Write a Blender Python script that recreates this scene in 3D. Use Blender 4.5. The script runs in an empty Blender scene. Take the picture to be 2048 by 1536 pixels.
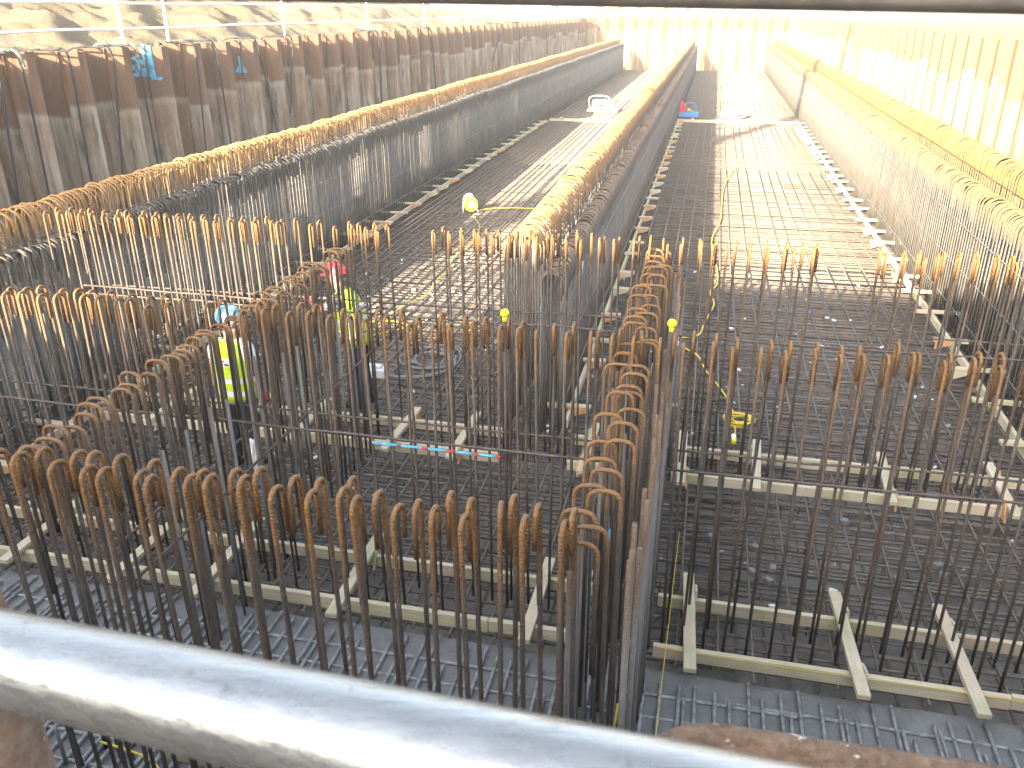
import bpy, math, random
import numpy as np
from mathutils import Vector, Matrix, Quaternion
R = math.radians
rnd = random.Random(7)
C = bpy.context.scene.collection
scn = bpy.context.scene

# ------------------------------------------------------------------ camera
H = 4.6
cd = bpy.data.cameras.new("camera"); cam = bpy.data.objects.new("camera", cd); C.objects.link(cam)
pitch, yaw, roll = R(24.006), R(-12.855), R(-0.2785)
fwd = Vector((math.sin(yaw)*math.cos(pitch), math.cos(yaw)*math.cos(pitch), -math.sin(pitch)))
right = Vector((math.cos(yaw), -math.sin(yaw), 0)); up = right.cross(fwd)
r2 = right*math.cos(roll) + up*math.sin(roll); u2 = -right*math.sin(roll) + up*math.cos(roll)
M = Matrix((r2, u2, -fwd)).transposed().to_4x4(); M.translation = Vector((0, 0, H))
cam.matrix_world = M
cd.sensor_width = 36; cd.lens = 1676.7/2048*36; cd.clip_start = 0.02; cd.clip_end = 2000
cd.dof.use_dof = True; cd.dof.focus_distance = 8.5; cd.dof.aperture_fstop = 16
scn.camera = cam

# ------------------------------------------------------------------ light
SUN_E, SUN_A = 18.3, 196.5            # elevation, azimuth clockwise from +Y
w = bpy.data.worlds.new("World"); scn.world = w; w.use_nodes = True
nt = w.node_tree; bg = nt.nodes["Background"]
sky = nt.nodes.new("ShaderNodeTexSky"); sky.sky_type = 'NISHITA'; sky.sun_disc = False
sky.sun_elevation = R(SUN_E); sky.sun_rotation = R(SUN_A); sky.air_density = 1.0; sky.dust_density = 3.0; sky.ozone_density = 0.6
bw = nt.nodes.new("ShaderNodeRGBToBW"); nt.links.new(sky.outputs[0], bw.inputs[0])   # thin high haze whitens the blue
mxs = nt.nodes.new("ShaderNodeMix"); mxs.data_type = 'RGBA'; mxs.inputs[0].default_value = .48
nt.links.new(sky.outputs[0], mxs.inputs[6]); nt.links.new(bw.outputs[0], mxs.inputs[7]); nt.links.new(mxs.outputs[2], bg.inputs[0]); bg.inputs[1].default_value = 0.135
sl = bpy.data.lights.new("sun", 'SUN'); sl.energy = 4.2; sl.angle = R(0.53); sl.color = (1.0, 0.87, 0.66)
so = bpy.data.objects.new("sun", sl); C.objects.link(so)
sd = Vector((math.sin(R(SUN_A))*math.cos(R(SUN_E)), math.cos(R(SUN_A))*math.cos(R(SUN_E)), math.sin(R(SUN_E))))
so.rotation_euler = sd.to_track_quat('Z', 'Y').to_euler(); so.location = (-20, -60, 40)
scn.view_settings.view_transform = 'Standard'; scn.view_settings.look = 'None'
scn.view_settings.exposure = 3.05; scn.view_settings.gamma = 1.0
scn.cycles.max_bounces = 6; scn.cycles.diffuse_bounces = 3; scn.cycles.glossy_bounces = 3

GLARE_HAZE = .0013  # thin air volume added in place of lens glare over the far end
# ------------------------------------------------------------------ helpers
def obj(name, verts, faces, mats, parent=None, smooth=False, midx=None):
    me = bpy.data.meshes.new(name)
    me.from_pydata([tuple(v) for v in verts] if not isinstance(verts, np.ndarray) else verts.tolist(), [],
                   faces if not isinstance(faces, np.ndarray) else faces.tolist())
    for m in (mats if isinstance(mats, (list, tuple)) else [mats]): me.materials.append(m)
    if smooth: me.polygons.foreach_set("use_smooth", [True]*len(me.polygons))
    if midx is not None: me.polygons.foreach_set("material_index", midx)
    me.update()
    o = bpy.data.objects.new(name, me); C.objects.link(o)
    if parent: o.parent = parent
    return o
def tag(o, label=None, cat=None, group=None, kind=None):
    if label: o['label'] = label
    if cat: o['category'] = cat
    if group: o['group'] = group
    if kind: o['kind'] = kind
    return o
def thing(name, label, cat, loc=(0, 0, 0), rz=0, group=None):
    o = bpy.data.objects.new(name, None); C.objects.link(o)
    o.location = loc; o.rotation_euler = (0, 0, rz); o.empty_display_size = .2
    return tag(o, label, cat, group)
class MB:
    def __init__(s): s.v = []; s.f = []; s.m = []
    def add(s, v, f, mi=0):
        n = len(s.v); s.v += [tuple(p) for p in v]; s.f += [tuple(i+n for i in q) for q in f]; s.m += [mi]*len(f); return s
    def box(s, x0, x1, y0, y1, z0, z1, mi=0, M=None):
        v = [Vector((x, y, z)) for z in (z0, z1) for y in (y0, y1) for x in (x0, x1)]
        if M is not None: v = [M @ p for p in v]
        return s.add(v, [(0, 2, 3, 1), (4, 5, 7, 6), (0, 1, 5, 4), (2, 6, 7, 3), (0, 4, 6, 2), (1, 3, 7, 5)], mi)
    def bbox(s, x0, x1, y0, y1, z0, z1, b=.004, mi=0, M=None):
        """box with chamfered edges"""
        ctr = Vector(((x0+x1)/2, (y0+y1)/2, (z0+z1)/2)); h = Vector(((x1-x0)/2, (y1-y0)/2, (z1-z0)/2))
        b = min(b, *(c*.45 for c in h)); v = []; idx = {}
        for sx in (-1, 1):
            for sy in (-1, 1):
                for sz in (-1, 1):
                    for a in range(3):
                        p = [h[0], h[1], h[2]]
                        for k in range(3):
                            if k != a: p[k] -= b
                        idx[(sx, sy, sz, a)] = len(v); v.append(ctr + Vector((sx*p[0], sy*p[1], sz*p[2])))
        f = []
        S = (-1, 1)
        for a in range(3):
            o1, o2 = [(1, 2), (2, 0), (0, 1)][a]
            for s0 in S:
                q = []
                for (p1, p2) in ((-1, -1), (1, -1), (1, 1), (-1, 1)):
                    k = [0, 0, 0]; k[a] = s0; k[o1] = p1; k[o2] = p2; q.append(idx[(*k, a)])
                f.append(tuple(q if s0 > 0 else q[::-1]))
            for s1 in S:
                for s2 in S:
                    def g(e, ax):
                        k = [0, 0, 0]; k[a] = e; k[o1] = s1; k[o2] = s2; return idx[(*k, ax)]
                    q = [g(-1, o1), g(1, o1), g(1, o2), g(-1, o2)]
                    f.append(tuple(q if s1*s2 > 0 else q[::-1]))
        for sx in S:
            for sy in S:
                for sz in S:
                    q = [idx[(sx, sy, sz, a)] for a in range(3)]
                    f.append(tuple(q if sx*sy*sz > 0 else q[::-1]))
        if M is not None: v = [M @ p for p in v]
        return s.add(v, f, mi)
    def tube(s, pts, r, n=8, mi=0, cap=True, closed=False):
        v, f = tube(pts, r, n, cap, closed); return s.add(v, f, mi)
    def build(s, name, mats, parent=None, smooth=False):
        return obj(name, s.v, s.f, mats, parent, smooth, s.m)
def tube(pts, r, n=8, cap=True, closed=False):
    P = [Vector(p) for p in pts]; N = len(P)
    rr = r if isinstance(r, (list, tuple)) else [r]*N
    T = []
    for i in range(N):
        a = P[i-1] if (i > 0 or closed) else P[i]; b = P[(i+1) % N] if (i < N-1 or closed) else P[i]
        T.append((b-a).normalized())
    ref = Vector((0, 0, 1)) if abs(T[0].z) < .9 else Vector((0, 1, 0))
    u = T[0].cross(ref).normalized(); v = []; f = []
    for i in range(N):
        u = (u - T[i]*u.dot(T[i])).normalized(); ww = T[i].cross(u)
        for k in range(n):
            a = 2*math.pi*k/n; v.append(P[i] + (u*math.cos(a) + ww*math.sin(a))*rr[i])
    for i in range(N if closed else N-1):
        for k in range(n):
            a, b = i*n+k, i*n+(k+1) % n; j = (i+1) % N
            f.append((a, b, j*n+(k+1) % n, j*n+k))
    if cap and not closed:
        f.append(tuple(range(n))[::-1]); f.append(tuple((N-1)*n+k for k in range(n)))
    return v, f
def smoothpath(pts, sub=6):
    P = [Vector(p) for p in pts]; out = []
    for i in range(len(P)-1):
        p0, p1, p2, p3 = P[max(i-1, 0)], P[i], P[i+1], P[min(i+2, len(P)-1)]
        for k in range(sub):
            t = k/sub
            out.append(.5*((2*p1)+(p2-p0)*t+(2*p0-5*p1+4*p2-p3)*t*t+(3*p1-p0-3*p2+p3)*t**3))
    out.append(P[-1]); return out

# ------------------------------------------------------------------ materials
def mat(name, rough=.7, metal=0.0, spec=.3):
    m = bpy.data.materials.new(name); m.use_nodes = True
    b = m.node_tree.nodes["Principled BSDF"]
    b.inputs['Roughness'].default_value = rough; b.inputs['Metallic'].default_value = metal
    b.inputs['Specular IOR Level'].default_value = spec
    return m, m.node_tree, b
def N(t, kind, **kw):
    n = t.nodes.new(kind)
    for k, v in kw.items():
        if k in n.inputs: n.inputs[k].default_value = v
        else: setattr(n, k, v)
    return n
def L(t, a, b): t.links.new(a, b)
def coords(t, scale=(1, 1, 1), world=True, obj_=False):
    s = t.nodes.new("ShaderNodeNewGeometry").outputs['Position'] if world else t.nodes.new("ShaderNodeTexCoord").outputs['Object']
    mp = t.nodes.new("ShaderNodeMapping"); mp.inputs['Scale'].default_value = scale
    L(t, s, mp.inputs[0]); return mp.outputs[0]
def noise(t, vec, scale, detail=4, rough=.6, lo=.4, hi=.6):
    n = N(t, "ShaderNodeTexNoise", Scale=scale, Detail=detail, Roughness=rough); L(t, vec, n.inputs['Vector'])
    mr = N(t, "ShaderNodeMapRange"); mr.inputs[1].default_value = lo; mr.inputs[2].default_value = hi
    L(t, n.outputs[0], mr.inputs[0]); return mr.outputs[0]
def mix(t, fac, a, b):
    m = t.nodes.new("ShaderNodeMix"); m.data_type = 'RGBA'
    if isinstance(fac, float): m.inputs[0].default_value = fac
    else: L(t, fac, m.inputs[0])
    for s, x in ((6, a), (7, b)):
        if isinstance(x, tuple): m.inputs[s].default_value = (*x, 1) if len(x) == 3 else x
        else: L(t, x, m.inputs[s])
    return m.outputs[2]
def math_(t, op, a, b=None):
    m = t.nodes.new("ShaderNodeMath"); m.operation = op; m.use_clamp = op in ('MULTIPLY', 'ADD') and False
    for s, x in ((0, a), (1, b)):
        if x is None: continue
        if isinstance(x, (int, float)): m.inputs[s].default_value = x
        else: L(t, x, m.inputs[s])
    return m.outputs[0]
def maprange(t, x, a, b, c=0, d=1):
    mr = N(t, "ShaderNodeMapRange")
    for i, q in enumerate((a, b, c, d)): mr.inputs[i+1].default_value = q
    L(t, x, mr.inputs[0]); return mr.outputs[0]
def bump(t, b, h, strength=.3, dist=.01):
    n = N(t, "ShaderNodeBump", Strength=strength, Distance=dist); L(t, h, n.inputs['Height']); L(t, n.outputs[0], b.inputs['Normal'])
def simple(name, col, rough=.6, var=.12, scale=20, spec=.3, metal=0):
    m, t, b = mat(name, rough, metal, spec)
    p = coords(t); f = noise(t, p, scale, 4, .6, .35, .65)
    L(t, mix(t, f, tuple(c*(1-var) for c in col), tuple(min(1, c*(1+var)) for c in col)), b.inputs['Base Color'])
    return m
def zloc(t):
    s = t.nodes.new("ShaderNodeSeparateXYZ"); L(t, t.nodes.new("ShaderNodeTexCoord").outputs['Object'], s.inputs[0]); return s.outputs
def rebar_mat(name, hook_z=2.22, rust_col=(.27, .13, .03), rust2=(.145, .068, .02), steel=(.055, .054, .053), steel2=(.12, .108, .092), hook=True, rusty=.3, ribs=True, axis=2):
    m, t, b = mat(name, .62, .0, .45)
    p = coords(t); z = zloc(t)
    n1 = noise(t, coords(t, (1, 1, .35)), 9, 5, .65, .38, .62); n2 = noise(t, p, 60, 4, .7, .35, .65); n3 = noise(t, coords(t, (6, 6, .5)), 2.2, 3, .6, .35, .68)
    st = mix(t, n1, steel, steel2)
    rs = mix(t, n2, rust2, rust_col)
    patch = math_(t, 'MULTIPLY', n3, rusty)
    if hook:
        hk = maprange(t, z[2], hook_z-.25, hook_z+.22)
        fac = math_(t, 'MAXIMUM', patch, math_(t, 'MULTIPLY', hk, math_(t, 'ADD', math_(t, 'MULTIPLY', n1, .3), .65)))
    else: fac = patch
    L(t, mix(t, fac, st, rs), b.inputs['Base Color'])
    if ribs:
        wv = math_(t, 'SINE', math_(t, 'MULTIPLY', z[axis], 2*math.pi/.02))
        h = math_(t, 'ADD', math_(t, 'MULTIPLY', wv, .5), n2); bump(t, b, h, .5, .004)
    return m
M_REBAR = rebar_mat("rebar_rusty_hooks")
M_REBAR_DARK = rebar_mat("rebar_brown_hooks", hook_z=1.85, rust_col=(.19, .095, .03), rust2=(.085, .046, .022), steel=(.19, .19, .19), steel2=(.26, .245, .22))  # shaft steel paled to imitate lens flare over the shaded cage face
M_REBAR_BLACK = rebar_mat("rebar_dark_hooks", hook_z=1.85, rust_col=(.07, .052, .032), rust2=(.03, .026, .022), steel=(.17, .17, .172), steel2=(.24, .23, .205))  # pale shafts paint the flare veil on the left cage's shaded side
M_REBAR_PALE = rebar_mat('rebar_pale', hook_z=1.95, rusty=.15, steel=(.075, .074, .072), steel2=(.13, .122, .108), rust_col=(.29, .15, .03), rust2=(.18, .085, .02))  # steel and hooks lightened, sun glare on the right cage put into the colour
M_REBAR_MID = rebar_mat('rebar_grey', hook_z=2.15, rusty=.2, steel=(.12, .12, .122), steel2=(.21, .20, .18), rust_col=(.42, .215, .045), rust2=(.27, .125, .03))  # hooks brightened toward yellow to paint in the sunlight on them
M_BAR = rebar_mat("rebar_plain", hook=False, rusty=.75, axis=0, rust_col=(.16, .07, .04), rust2=(.075, .036, .026))
M_MAT = rebar_mat("rebar_mat_steel", hook=False, rusty=.6, ribs=False, steel=(.085, .084, .082), steel2=(.16, .145, .122), rust_col=(.20, .115, .06), rust2=(.10, .064, .04))
def slurry():
    m, t, b = mat("slurry_coated_bar", .8, 0, .3)
    p = coords(t); n = noise(t, p, 14, 5, .7, .35, .6)
    L(t, mix(t, n, (.20, .195, .19), (.44, .435, .42)), b.inputs['Base Color']); bump(t, b, noise(t, p, 80, 4, .7, .2, .8), .6, .01); return m
M_SLURRY = slurry()
def concrete(name, c1, c2, c3):
    m, t, b = mat(name, .75, 0, .35)
    p = coords(t); a = noise(t, p, .7, 5, .6, .35, .65); c = noise(t, p, 6, 6, .7, .35, .65); d = noise(t, p, 60, 4, .7, .3, .7)
    col = mix(t, a, c1, c2); col = mix(t, math_(t, 'MULTIPLY', c, .6), col, c3)
    L(t, col, b.inputs['Base Color']); bump(t, b, math_(t, 'ADD', c, math_(t, 'MULTIPLY', d, .25)), .5, .03)
    L(t, maprange(t, a, 0, 1, .45, .8), b.inputs['Roughness']); return m
M_CONC = concrete("fresh_concrete", (.17, .167, .16), (.24, .235, .225), (.12, .117, .11))
M_BLIND = concrete("blinding_concrete", (.185, .17, .145), (.34, .315, .275), (.11, .10, .085))
def wood(name, c1, c2, axis):
    m, t, b = mat(name, .75, 0, .2)
    sc = [30, 30, 30]; sc[axis] = 1.2
    p = coords(t, tuple(sc)); a = noise(t, p, 1.2, 5, .6, .3, .7); k = noise(t, coords(t), 2.2, 3, .6, .4, .62); d = noise(t, coords(t), 26, 5, .7, .6, .75)
    col = mix(t, a, c1, c2); col = mix(t, math_(t, 'MULTIPLY', k, .55), col, (c1[0]*.72, c1[1]*.82, c1[2]*.6)); pk = noise(t, coords(t), .9, 2, .5, .56, .60); col = mix(t, math_(t, 'MULTIPLY', pk, .5), col, (.55, .40, .30)); col = mix(t, math_(t, 'MULTIPLY', d, .7), col, (.12, .10, .08))
    L(t, col, b.inputs['Base Color']); bump(t, b, a, .25, .004); return m
M_WX = wood("treated_timber_crosswise", (.47, .405, .285), (.62, .545, .41), 0)
M_WY = wood("treated_timber_lengthwise", (.47, .405, .285), (.62, .545, .41), 1)
M_PLY = simple("bare_plywood", (.52, .30, .15), .7, .18, 14)
def pile_mat():
    m, t, b = mat("sheet_pile_steel", .78, 0, .25)
    g = t.nodes.new("ShaderNodeNewGeometry"); s = t.nodes.new("ShaderNodeSeparateXYZ"); L(t, g.outputs['Position'], s.inputs[0])
    edge = noise(t, coords(t, (.6, .6, 0)), 1.4, 2, .5, .2, .8)
    oi = t.nodes.new('ShaderNodeObjectInfo').outputs['Random']; zz = math_(t, 'ADD', math_(t, 'ADD', s.outputs[2], math_(t, 'MULTIPLY', edge, .3)), math_(t, 'MULTIPLY', math_(t, 'SUBTRACT', oi, .5), .42))
    top = maprange(t, zz, 3.12, 3.2)
    st = noise(t, coords(t, (5, 5, .35)), 1.6, 6, .65, .38, .62); bl = noise(t, coords(t, (1, 1, .5)), 1.5, 5, .65, .4, .62); fine = noise(t, coords(t), 22, 6, .7, .3, .7)
    mud = mix(t, st, (.14, .108, .075), (.36, .305, .235)); mud = mix(t, math_(t, 'MULTIPLY', bl, .85), mud, (.15, .075, .034)); mud = mix(t, math_(t, 'MULTIPLY', fine, .25), mud, (.38, .33, .27))
    blk = noise(t, coords(t, (3.5, 3.5, .6)), 1.1, 5, .6, .57, .68); mud = mix(t, math_(t, 'MULTIPLY', blk, .8), mud, (.04, .038, .036))
    rust = mix(t, st, (.105, .06, .036), (.185, .112, .07)); rust = mix(t, math_(t, 'MULTIPLY', fine, .4), rust, (.23, .135, .085)); rust = mix(t, math_(t, 'MULTIPLY', bl, .5), rust, (.11, .075, .058))
    col = mix(t, top, mud, rust)
    line = math_(t, 'MULTIPLY', maprange(t, zz, 2.98, 3.08), math_(t, 'SUBTRACT', 1.0, maprange(t, zz, 3.12, 3.16)))
    col = mix(t, math_(t, 'MULTIPLY', line, .35), col, (.36, .31, .24))
    L(t, col, b.inputs['Base Color']); bump(t, b, math_(t, 'ADD', fine, st), .35, .008); return m
M_PILE = pile_mat()
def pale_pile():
    m, t, b = mat("sheet_pile_glare", .8, 0, .25)  # paler copy of the pile steel, glare of the sunlit walls in its colour
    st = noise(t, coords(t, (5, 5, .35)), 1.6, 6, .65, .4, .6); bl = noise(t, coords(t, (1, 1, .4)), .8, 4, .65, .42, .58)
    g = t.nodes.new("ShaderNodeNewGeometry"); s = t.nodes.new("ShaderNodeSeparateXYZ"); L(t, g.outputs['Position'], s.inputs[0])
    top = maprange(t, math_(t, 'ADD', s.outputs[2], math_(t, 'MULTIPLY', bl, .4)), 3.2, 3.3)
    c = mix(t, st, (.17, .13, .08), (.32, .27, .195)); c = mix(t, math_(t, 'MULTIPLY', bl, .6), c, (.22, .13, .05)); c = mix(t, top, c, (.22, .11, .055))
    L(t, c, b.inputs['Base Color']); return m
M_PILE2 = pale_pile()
def soil():
    m, t, b = mat("sandy_spoil", .95, 0, .1)
    p = coords(t); a = noise(t, p, .5, 5, .6, .35, .65); c = noise(t, p, 5, 6, .7, .35, .65); d = noise(t, p, 30, 5, .75, .35, .65)
    col = mix(t, a, (.235, .18, .11), (.37, .305, .21)); col = mix(t, math_(t, 'MULTIPLY', c, .5), col, (.42, .36, .26)); col = mix(t, math_(t, 'MULTIPLY', d, .5), col, (.13, .10, .07))
    L(t, col, b.inputs['Base Color']); bump(t, b, math_(t, 'ADD', c, d), .9, .06); return m
M_SOIL = soil()
def galv(name="galvanised_tube"):
    m, t, b = mat(name, .30, .75, .5)
    p = coords(t); sc = noise(t, coords(t, (2.5, 40, 40)), 5, 5, .65, .35, .65); d = noise(t, p, 55, 5, .7, .60, .72); e = noise(t, p, 12, 4, .6, .35, .65)
    col = mix(t, sc, (.27, .29, .305), (.34, .355, .365)); col = mix(t, math_(t, 'MULTIPLY', e, .25), col, (.27, .25, .21)); col = mix(t, math_(t, 'MULTIPLY', d, .7), col, (.10, .09, .08))
    L(t, col, b.inputs['Base Color']); L(t, maprange(t, math_(t, 'ADD', sc, math_(t, 'MULTIPLY', d, 1.2)), 0, 2, .2, .5), b.inputs['Roughness']); bump(t, b, sc, .12, .003); return m
M_GALV = galv()
M_WHITE = simple("white_paint", (.78, .78, .77), .5, .05)
M_RUSTPOST = None
def rustpost():
    m, t, b = mat("flaking_rust", .85, 0, .2)
    p = coords(t); a = noise(t, p, 25, 6, .7, .35, .65); c = noise(t, p, 110, 4, .7, .35, .65); d = noise(t, p, 45, 3, .6, .64, .7)
    col = mix(t, a, (.075, .045, .03), (.165, .105, .07)); col = mix(t, math_(t, 'MULTIPLY', c, .5), col, (.20, .165, .135)); col = mix(t, math_(t, 'MULTIPLY', d, .8), col, (.45, .43, .40))
    L(t, col, b.inputs['Base Color']); bump(t, b, math_(t, 'ADD', a, c), .6, .004); return m
M_RUSTPOST = rustpost()
M_YEL = simple("yellow_plastic", (.78, .66, .03), .45, .06)
M_CABLE = simple("yellow_cable", (.66, .50, .06), .55, .12)
M_BLUEP = simple("blue_paint", (.10, .36, .52), .6, .25)
M_REDP = simple("red_paint", (.45, .05, .05), .6, .15)
M_DARK = simple("dark_rope", (.035, .035, .038), .8, .2)
M_ROPE = simple("green_grey_rope", (.13, .16, .12), .85, .25)
M_GREYH = simple("grey_hose", (.17, .17, .165), .6, .15)
M_CLOTH = simple("white_cloth", (.72, .72, .72), .9, .06)
M_SKIN = simple("skin", (.45, .26, .18), .55, .06)
M_TROUSER = simple("dark_workwear", (.035, .037, .045), .85, .2)
M_TEE = simple("white_tshirt", (.72, .72, .72), .9, .05)
M_BLUEH = simple("blue_helmet_plastic", (.07, .22, .52), .35, .05, spec=.5)
M_REDH = simple("red_helmet_plastic", (.55, .03, .05), .35, .05, spec=.5)
M_GLOVE = simple("red_glove", (.42, .04, .06), .8, .15)
M_BOOT = simple("black_boot", (.03, .028, .026), .7, .2)
M_BLUEC = simple("blue_plastic", (.06, .25, .6), .45, .08)
M_GREEN = simple("green_plastic", (.05, .28, .16), .5, .1)
M_SHADECABIN = simple("shade_cabin_paint", (.42, .44, .45), .6, .08)
M_CABINBLUE = simple("pale_blue_cabin", (.30, .50, .62), .6, .08)
M_GLASS = simple("window_glass", (.05, .06, .07), .1, .1, spec=.6)
M_TIMBERDARK = simple("weathered_timber", (.55, .48, .42), .85, .2, 30)  # lightened so the top bar carries the lens veil in its colour
def hivis(lo):
    m, t, b = mat("hi_vis_vest", .75, 0, .2)
    z = zloc(t)[2]; n = noise(t, coords(t), 14, 4, .6, .3, .7)
    col = mix(t, n, (.42, .58, .03), (.52, .70, .06))
    for a in lo:
        f = math_(t, 'MULTIPLY', math_(t, 'GREATER_THAN', z, a), math_(t, 'LESS_THAN', z, a+.055)); col = mix(t, f, col, (.62, .64, .66))
    L(t, col, b.inputs['Base Color']); bump(t, b, n, .4, .02); return m

# ------------------------------------------------------------------ setting: pit floor, ground, banks
X0, X1 = -10.85, 6.25          # faces of side sheet piles
Y0, YB = -.1, 77.0
CH = 5.2                      # edge of the freshly cast strip
def sheet(name, x0, x1, y0, y1, z, m, nx=2, ny=2, f=None):
    xs = np.linspace(x0, x1, nx); ys = np.linspace(y0, y1, ny)
    v = [(x, y, z+(f(x, y) if f else 0)) for y in ys for x in xs]
    q = [(j*nx+i, j*nx+i+1, (j+1)*nx+i+1, (j+1)*nx+i) for j in range(ny-1) for i in range(nx-1)]
    return obj(name, v, q, m, None, True)
from mathutils import noise as mn
tag(sheet('pit_floor', X0-.5, X1+.5, CH-.3, YB+.5, -.36, M_BLIND, 60, 200, lambda x, y: .02*mn.noise(Vector((x*1.3, y*1.3, 0)))), kind='structure')
tag(sheet('concrete_pour', X0-.5, X1+.5, Y0-.5, CH, -.012, M_CONC, 260, 100, lambda x, y: .010*mn.noise(Vector((x*2.2, y*2.2, 3))) + .008*mn.noise(Vector((x*9, y*9, 1))) - .3*max(0, min(1, (y-CH+.1)/.1))**2), kind='structure')
def bank_h(x, y):            # left bank behind the piles
    d = -(x+11.35)
    h = 3.55 + min(d, 1.2)*.12
    if d > .9: h += min((d-.9)*.5, 3.6) * (0.72+.35*mn.noise(Vector((y*.18, 0, 5)))) * max(0.25, min(1, (75-y)/40))
    k = min(1, max(0, d)/.8)
    h += k*(.28*mn.noise(Vector((x*.9, y*.9, 0))) + .13*mn.noise(Vector((x*2.7, y*2.7, 4))) + .06*mn.noise(Vector((x*7, y*7, 9)))) + .03*mn.noise(Vector((x*9, y*9, 2)))
    return h
tag(sheet('left_bank', -30, -11.32, -6, 100, 0, M_SOIL, 150, 620, bank_h), kind='structure')
tag(sheet('right_ground', X1+.48, 60, -6, 100, 3.72, M_SOIL, 60, 120, lambda x, y: .12*mn.noise(Vector((x*.5, y*.5, 0))) + .05*mn.noise(Vector((x*2, y*2, 0)))), kind='structure')
g = MB()
for (x0, x1, y0, y1) in ((-900, -29.9, -900, 900), (59.9, 900, -900, 900), (-29.9, 59.9, 99.9, 900), (-29.9, 59.9, -900, -5.9)):
    g.add([(x0, y0, 3.6), (x1, y0, 3.6), (x1, y1, 3.6), (x0, y1, 3.6)], [(0, 1, 2, 3)])
g.add([(-29.9, -5.9, 3.6), (59.9, -5.9, 3.6), (59.9, -.6, 3.6), (-29.9, -.6, 3.6)], [(0, 1, 2, 3)])
g.add([(-29.9, YB+.5, 3.62), (59.9, YB+.5, 3.62), (59.9, 99.9, 3.62), (-29.9, 99.9, 3.62)], [(0, 1, 2, 3)])
tag(g.build('ground', M_SOIL), kind='structure')

# ------------------------------------------------------------------ reinforcing mats of the base slab
def bars_np(lines, r, n=5):
    """many straight bars at once: lines = [(p, q)]"""
    V = []; F = []; k = 0
    for p, q in lines:
        p = np.array(p); q = np.array(q); d = q-p; d = d/np.linalg.norm(d)
        u = np.cross(d, [0, 0, 1.0] if abs(d[2]) < .9 else [0, 1.0, 0]); u /= np.linalg.norm(u); v = np.cross(d, u)
        a = 2*np.pi*np.arange(n)/n; ring = (np.cos(a)[:, None]*u + np.sin(a)[:, None]*v)*r
        V.append(p+ring); V.append(q+ring)
        F += [(k+i, k+(i+1) % n, k+n+(i+1) % n, k+n+i) for i in range(n)]
        F += [tuple(k+i for i in range(n))[::-1], tuple(k+n+i for i in range(n))]; k += 2*n
    return np.vstack(V), F
mat_t = thing('rebar_mat', 'wide two way steel bar mat covering the whole pit floor', 'rebar mat')
def longs(x0, x1, dx, y0, y1, z, seg, jit=.02):
    out = []; x = x0
    while x < x1:
        y = y0 + rnd.uniform(-.1, .1); xx = x+rnd.uniform(-jit, jit)
        while y < y1:
            e = min(y1, y+seg); b = xx+rnd.uniform(-jit, jit)
            out.append(((xx, y, z+rnd.uniform(-.006, .006)), (b, e, z+rnd.uniform(-.006, .006)))); y = e-.5 if e < y1 else y1; xx = b+rnd.choice((-.03, .03))
        x += dx
    return out
def cross(y0, y1, dy, x0, x1, z, seg=9.0, jit=.025):
    out = []; y = y0
    while y < y1:
        x = x0+rnd.uniform(-.1, .1); yy = y+rnd.uniform(-jit, jit)
        while x < x1:
            e = min(x1, x+seg); b = yy+rnd.uniform(-jit, jit)
            out.append(((x, yy, z+rnd.uniform(-.006, .006)), (e, b, z+rnd.uniform(-.006, .006)))); x = e-.5 if e < x1 else x1; yy = b+.03
        y += dy
    return out
XL, XR = -8.2, 4.6
v, f = bars_np(longs(XL, -1.9, .2, 5.15, 76, .0, 11.5) + longs(-1.7, XR, .3, 5.15, 76, .0, 11.5), .0125)
tag(obj('lengthwise_bars', v, f, M_MAT, mat_t, True), kind='stuff')
v, f = bars_np(cross(5.3, 76, .15, XL-.3, XR+.3, -.026) + cross(5.37, 30, .3, XL-.3, XR+.3, -.028, jit=.05), .0125)
tag(obj('crosswise_bars', v, f, M_MAT, mat_t, True), kind='stuff')
v, f = bars_np(longs(XL, XR, .2, 5.3, 76, -.26, 12) + cross(5.3, 76, .2, XL-.3, XR+.3, -.285), .0125)
tag(obj('lower_bars', v, f, M_MAT, mat_t, True), kind='stuff')
# stools that carry the upper layer
ch = []
for yy in np.arange(6.2, 40, .9):
    for xx in np.arange(XL+.3, XR, 1.0):
        x = xx+rnd.uniform(-.2, .2); y = yy+rnd.uniform(-.2, .2)
        ch += [((x, y, -.33), (x, y, -.02)), ((x+.18, y+.02, -.33), (x+.18, y+.02, -.02))]
v, f = bars_np(ch, .01)
tag(obj('bar_stools', v, f, M_MAT, mat_t), kind='stuff')
# bars half sunk in the fresh pour
sb = []
x = -8.0
while x < 5:
    y1 = 5.08-abs(rnd.gauss(0, .14)); sb.append(((x+rnd.uniform(-.02, .02), .2, .014), (x+rnd.uniform(-.02, .02), y1, .012)))
    if rnd.random() < .35: sb.append(((x+.05, 2.2+rnd.random(), .01), (x+.05, y1-.25*rnd.random(), .006)))
    x += .125
v, f = bars_np(sb, .0145, 6)
tag(obj('sunk_lengthwise_bars', v, f, M_SLURRY, mat_t, True), kind='stuff')
v, f = bars_np(cross(.4, 5.0, .2, -8, 5, -.006), .0125, 6)
tag(obj('sunk_crosswise_bars', v, f, M_SLURRY, mat_t, True), kind='stuff')

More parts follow.
